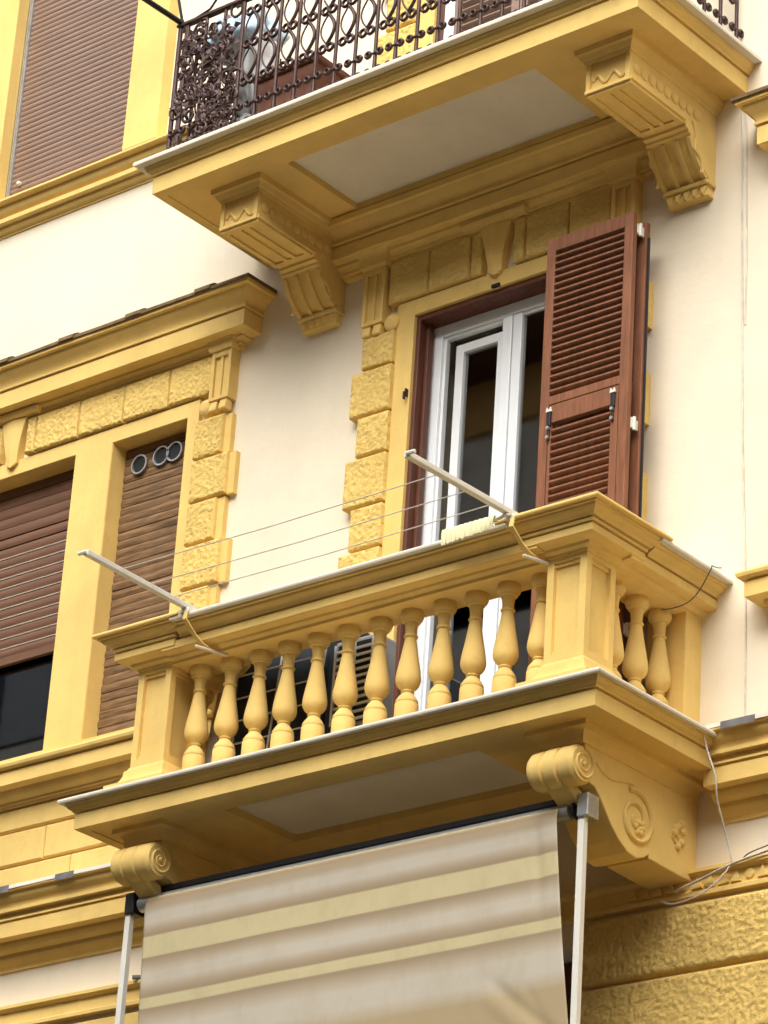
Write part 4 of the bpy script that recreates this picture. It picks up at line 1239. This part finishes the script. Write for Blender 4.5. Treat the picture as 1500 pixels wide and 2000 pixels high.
# ================================================================== things on the upper balcony
PL = thing('planter_box', 'brown wooden planter box standing behind the iron railing', 'planter', (-2.75, -0.55, RZ))
MB().prism([(-3.02, RZ + 0.01), (-2.60, RZ + 0.01), (-2.56, RZ + 0.44), (-3.06, RZ + 0.44)], 'y', -0.74, -0.40).build('box', 'terracotta', PL, bevel=0.01)
MB().box(-3.08, -2.54, -0.76, -0.38, RZ + 0.441, RZ + 0.48).build('rim', 'terracotta', PL, bevel=0.006)
def sheet(name, label, cat, mat, c, sx, sy, sz, seed):
    bm = bmesh.new()
    bmesh.ops.create_icosphere(bm, subdivisions=4, radius=1)
    for v in bm.verts:
        n_ = noise.noise(v.co * 1.7 + Vector((seed, 0, 0))) * 0.35 + noise.noise(v.co * 4.5 + Vector((0, seed, 0))) * 0.16
        v.co *= 1 + n_
        v.co.x *= sx
        v.co.y *= sy
        v.co.z = max(v.co.z, -0.75) * sz
    me = bpy.data.meshes.new(name)
    bm.to_mesh(me)
    bm.free()
    me.materials.append(M[mat])
    me.polygons.foreach_set('use_smooth', [True] * len(me.polygons))
    o = place(name, me, None, c)
    return tag(o, label, cat)
sheet('plastic_sack', 'crumpled white plastic sack slumped behind the ornate railing corner', 'sack', 'bag', (-3.24, -0.52, RZ + 0.62), 0.12, 0.14, 0.36, 2.0)
sheet('plastic_sack', 'grey sack lying low on the upper balcony floor beside the brown planter', 'sack', 'bag', (-3.22, -0.66, RZ + 0.14), 0.13, 0.10, 0.16, 9.0)
sheet('folded_tarpaulin', 'pale blue tarpaulin bundled above the ornate railing corner', 'tarpaulin', 'tarp', (-3.50, -0.42, RZ + 1.10), 0.26, 0.22, 0.17, 5.0)
def pot_plant(x, y, label, h, seed):
    r = random.Random(seed)
    t = thing('potted_plant', label, 'plant', (x, y, RZ))
    MB().lathe([(0.085, RZ + 0.001), (0.09, RZ + 0.01), (0.12, RZ + 0.19), (0.13, RZ + 0.19), (0.13, RZ + 0.225), (0.11, RZ + 0.225), (0.105, RZ + 0.18)], 18, 'z', (x, y, 0)).build('pot', 'terracotta', t, smooth=40)
    mb = MB()
    for k in range(6):
        a = r.uniform(0, 6.28)
        mb.tube([(x, y, RZ + 0.17), (x + 0.05 * math.cos(a), y + 0.05 * math.sin(a), RZ + 0.17 + h * 0.5), (x + 0.12 * math.cos(a), y + 0.12 * math.sin(a), RZ + 0.17 + h)], [0.007, 0.005, 0.003], 5)
    mb.build('stems', 'leaf', t)
    mb = MB()
    for k in range(240):
        a, u = r.uniform(0, 6.28), r.random()
        p = Vector((x + 0.15 * u * math.cos(a), y + 0.13 * u * math.sin(a), RZ + 0.2 + h * r.random()))
        d = Vector((r.uniform(-1, 1), r.uniform(-1, 1), r.uniform(-0.8, 0.6))).normalized()
        s = d.cross(Vector((r.uniform(-1, 1), r.uniform(-1, 1), 1))).normalized()
        L = r.uniform(0.035, 0.07)
        mb.add([p, p + d * L * 0.5 + s * L * 0.28, p + d * L, p + d * L * 0.5 - s * L * 0.28], [(0, 1, 2, 3)])
    lf = mb.build('foliage', 'leaf', t)
    lf['kind'] = 'stuff'
    return t
pot_plant(-3.50, -0.66, 'dried brown potted plant tight behind the ornate scrolled corner of the iron railing', 0.70, 4)
pot_plant(-3.44, -0.25, 'dried brown potted plant farther back against the upper wall', 0.85, 11)
ARM = thing('clothes_airer', 'dark folding clothes airer with thin rods reaching out from the corner of the iron railing', 'clothes airer', (RX0, RY, RZ + RH))
MB().tube([(RX0 + 0.01, RY + 0.03, RZ + RH + 0.03), (RX0 - 0.03, RY - 0.75, RZ + RH + 0.05)], 0.019, 8).build('arm', 'black', ARM, smooth=50)
MB().tube([(RX0 + 0.01, RY, RZ + RH + 0.03), (RX0 - 0.06, RY - 0.05, RZ + RH + 0.42)], 0.011, 6).build('prop', 'black', ARM)
MB().tube([(RX0 + 0.02, RY + 0.02, RZ + RH + 0.03), (RX0 + 0.20, RY + 0.05, RZ + RH + 0.10), (RX0 + 0.42, RY + 0.05, RZ + RH + 0.36)], 0.008, 6).build('rod', 'black', ARM)

# ================================================================== cables
def catmull(pts, k=6):
    P = [Vector(p) for p in pts]
    P = [P[0] * 2 - P[1]] + P + [P[-1] * 2 - P[-2]]
    out = []
    for i in range(1, len(P) - 2):
        for j in range(k):
            t = j / k
            a, b, c, d = P[i - 1], P[i], P[i + 1], P[i + 2]
            out.append(0.5 * ((2 * b) + (c - a) * t + (2 * a - 5 * b + 4 * c - d) * t * t + (3 * b - a - 3 * c + d) * t ** 3))
    return out + [P[-2]]
def cable(name, pts, r, mat, label):
    pts = catmull(pts)
    o = MB().tube(pts, r, 6).build(name, mat, None, smooth=60)
    return tag(o, label, 'cable')
cable('wall_cable', [(-0.02, W - 0.006, 4.16), (-0.005, W - 0.008, 3.4), (0.012, W - 0.006, 2.6), (0.03, W - 0.007, 1.9), (0.06, W - 0.006, 1.2), (0.07, W - 0.007, 0.6), (0.075, W - 0.006, 0.28)], 0.0055, 'cable',
      'thin cream cable running straight down the cream wall right of the shutter')
cable('wall_cable', [(0.012, W - 0.007, 4.16), (0.022, W - 0.008, 3.6), (0.03, W - 0.007, 3.2), (0.027, W - 0.006, 2.75)], 0.0045, 'cable',
      'short second cream strand beside the long wall cable under the window cornice')
cable('rail_wire', [(-0.02, 0.10, 1.20), (-0.02, 0.06, 1.185), (-0.015, 0.0, 1.172), (-0.012, -0.01, 1.15), (-0.10, 0.01, 1.05), (-0.17, 0.0, 0.99), (-0.25, -0.03, 0.962), (-0.30, -0.06, 0.955)], 0.0035, 'cable_dark',
      'dark wire looped over the side handrail of the balustrade near the wall')
cable('drop_cable', [(0.02, -0.09, 0.20), (0.025, -0.11, 0.16), (0.045, -0.085, 0.05), (0.075, -0.05, -0.09), (0.06, -0.01, -0.20), (0.055, 0.10, -0.40), (0.05, 0.13, -0.52), (-0.08, 0.08, -0.66), (-0.25, 0.06, -0.70), (-0.36, 0.08, -0.66)],
      0.0052, 'cable', 'loose white cable dropping from the balcony corner and curling below the console')
cable('frieze_cable', [(0.9, W - 0.09, -0.40), (0.45, W - 0.09, -0.455), (0.10, W - 0.09, -0.505), (-0.12, W - 0.09, -0.56), (-0.30, W - 0.085, -0.60)], 0.0075, 'cable',
      'white cable lying along the wave patterned frieze to the console')
cable('frieze_wire', [(0.9, W - 0.05, -0.36), (0.45, W - 0.04, -0.40), (0.15, W - 0.03, -0.44), (0.08, W - 0.02, -0.47)], 0.004, 'cable_dark', 'thin dark wire sagging over the plain frieze above the wave pattern')
cable('conduit', [(-3.15, W - 0.03, -0.31), (-3.45, W - 0.03, -0.33), (-3.85, W - 0.03, -0.33), (-4.02, W - 0.03, -0.345), (-4.08, W - 0.025, -0.39), (-4.16, W - 0.02, -0.46), (-4.25, W - 0.10, -0.48)], 0.014, 'cable_dark',
      'dark grey conduit on the plain frieze behind the left awning pole')

# ================================================================== the other side of the street (seen in the panes)
OB = thing('opposite_building', 'tan rendered building with blue shutters facing across the street', 'building', (-12, -21, GROUND))
OY = -21.0
wh = []
for i in range(14):
    for j in range(4):
        wh.append((-37 + i * 3.6, -35.7 + i * 3.6, -4.5 + j * 4.1, -2.2 + j * 4.1))
ow = wall_with_holes(-70, 60, GROUND, 13.0, OY, OY - 0.35, wh).build('wall', 'opp_wall', OB)
MB().box(-70.4, 60.4, OY - 8, OY + 0.6, 13.0, 13.6).build('roof_cornice', 'opp_trim', OB)
MB().box(-70, 60, OY - 8, OY - 1.5, GROUND, 13.0).build('rear_block', 'opp_wall', OB)
pm = MB().box(-0.65, 0.65, -0.02, 0.0, -1.15, 1.15).mesh('pane', 'glass')
sm = MB().box(-0.31, 0.31, 0.0, 0.05, -1.15, 1.15).mesh('shutter', 'blue')
for a, b, c, d in wh:
    place('pane', pm, OB, ((a + b) / 2, OY - 0.3, (c + d) / 2))
    for s in (-1, 1):
        place('shutter', sm, OB, ((a + b) / 2 + s * 0.98, OY + 0.004, (c + d) / 2))

TB = thing('tall_opposite_block', 'tall grey beige block with coursed stone and a deep dark eave across the street', 'building', (-20, -20.4, GROUND))
TY = -20.4
MB().box(-31, -8, TY - 9, TY - 0.04, GROUND, 16.1).build('wall', 'opp_wall', TB)
zc = 13.6
cm = None
for r in range(-3, 4):
    z = 13.3 + r * 0.78
    cuts = [-31 + 0.6 * (r % 2)] + [-29.6 + 1.9 * q + 0.6 * (r % 2) for q in range(12)]
    for a, b in zip(cuts, cuts[1:]):
        MB().cbox(a + 0.02, b - 0.02, TY - 0.0, TY - 0.05, z + 0.025, z + 0.755, -0.03).build('stone_course', 'opp_stone', TB)
MB().box(-31, -8, TY - 9, TY + 0.12, 16.1, 16.95).build('frieze', 'opp_ochre', TB)
MB().box(-31.8, -7.2, TY - 9.5, TY + 1.3, 16.95, 17.25).build('eave', 'wood_dark', TB)
for x in (-27.4, -23.5, -19.53, -15.6, -11.7):
    for k in (0, 1):
        z = 13.05 - 4.4 * k
        MB().box(x - 1.45, x - 0.75 + 0.5, TY - 0.03, TY + 0.03, z, z + 2.7).build('pane', 'glass', TB)
        for q in (x - 0.12, x - 1.6):
            MB().box(q - 0.12, q + 0.12, TY + 0.032, TY + 0.10, z, z + 2.8).build('shutter', 'blue', TB)
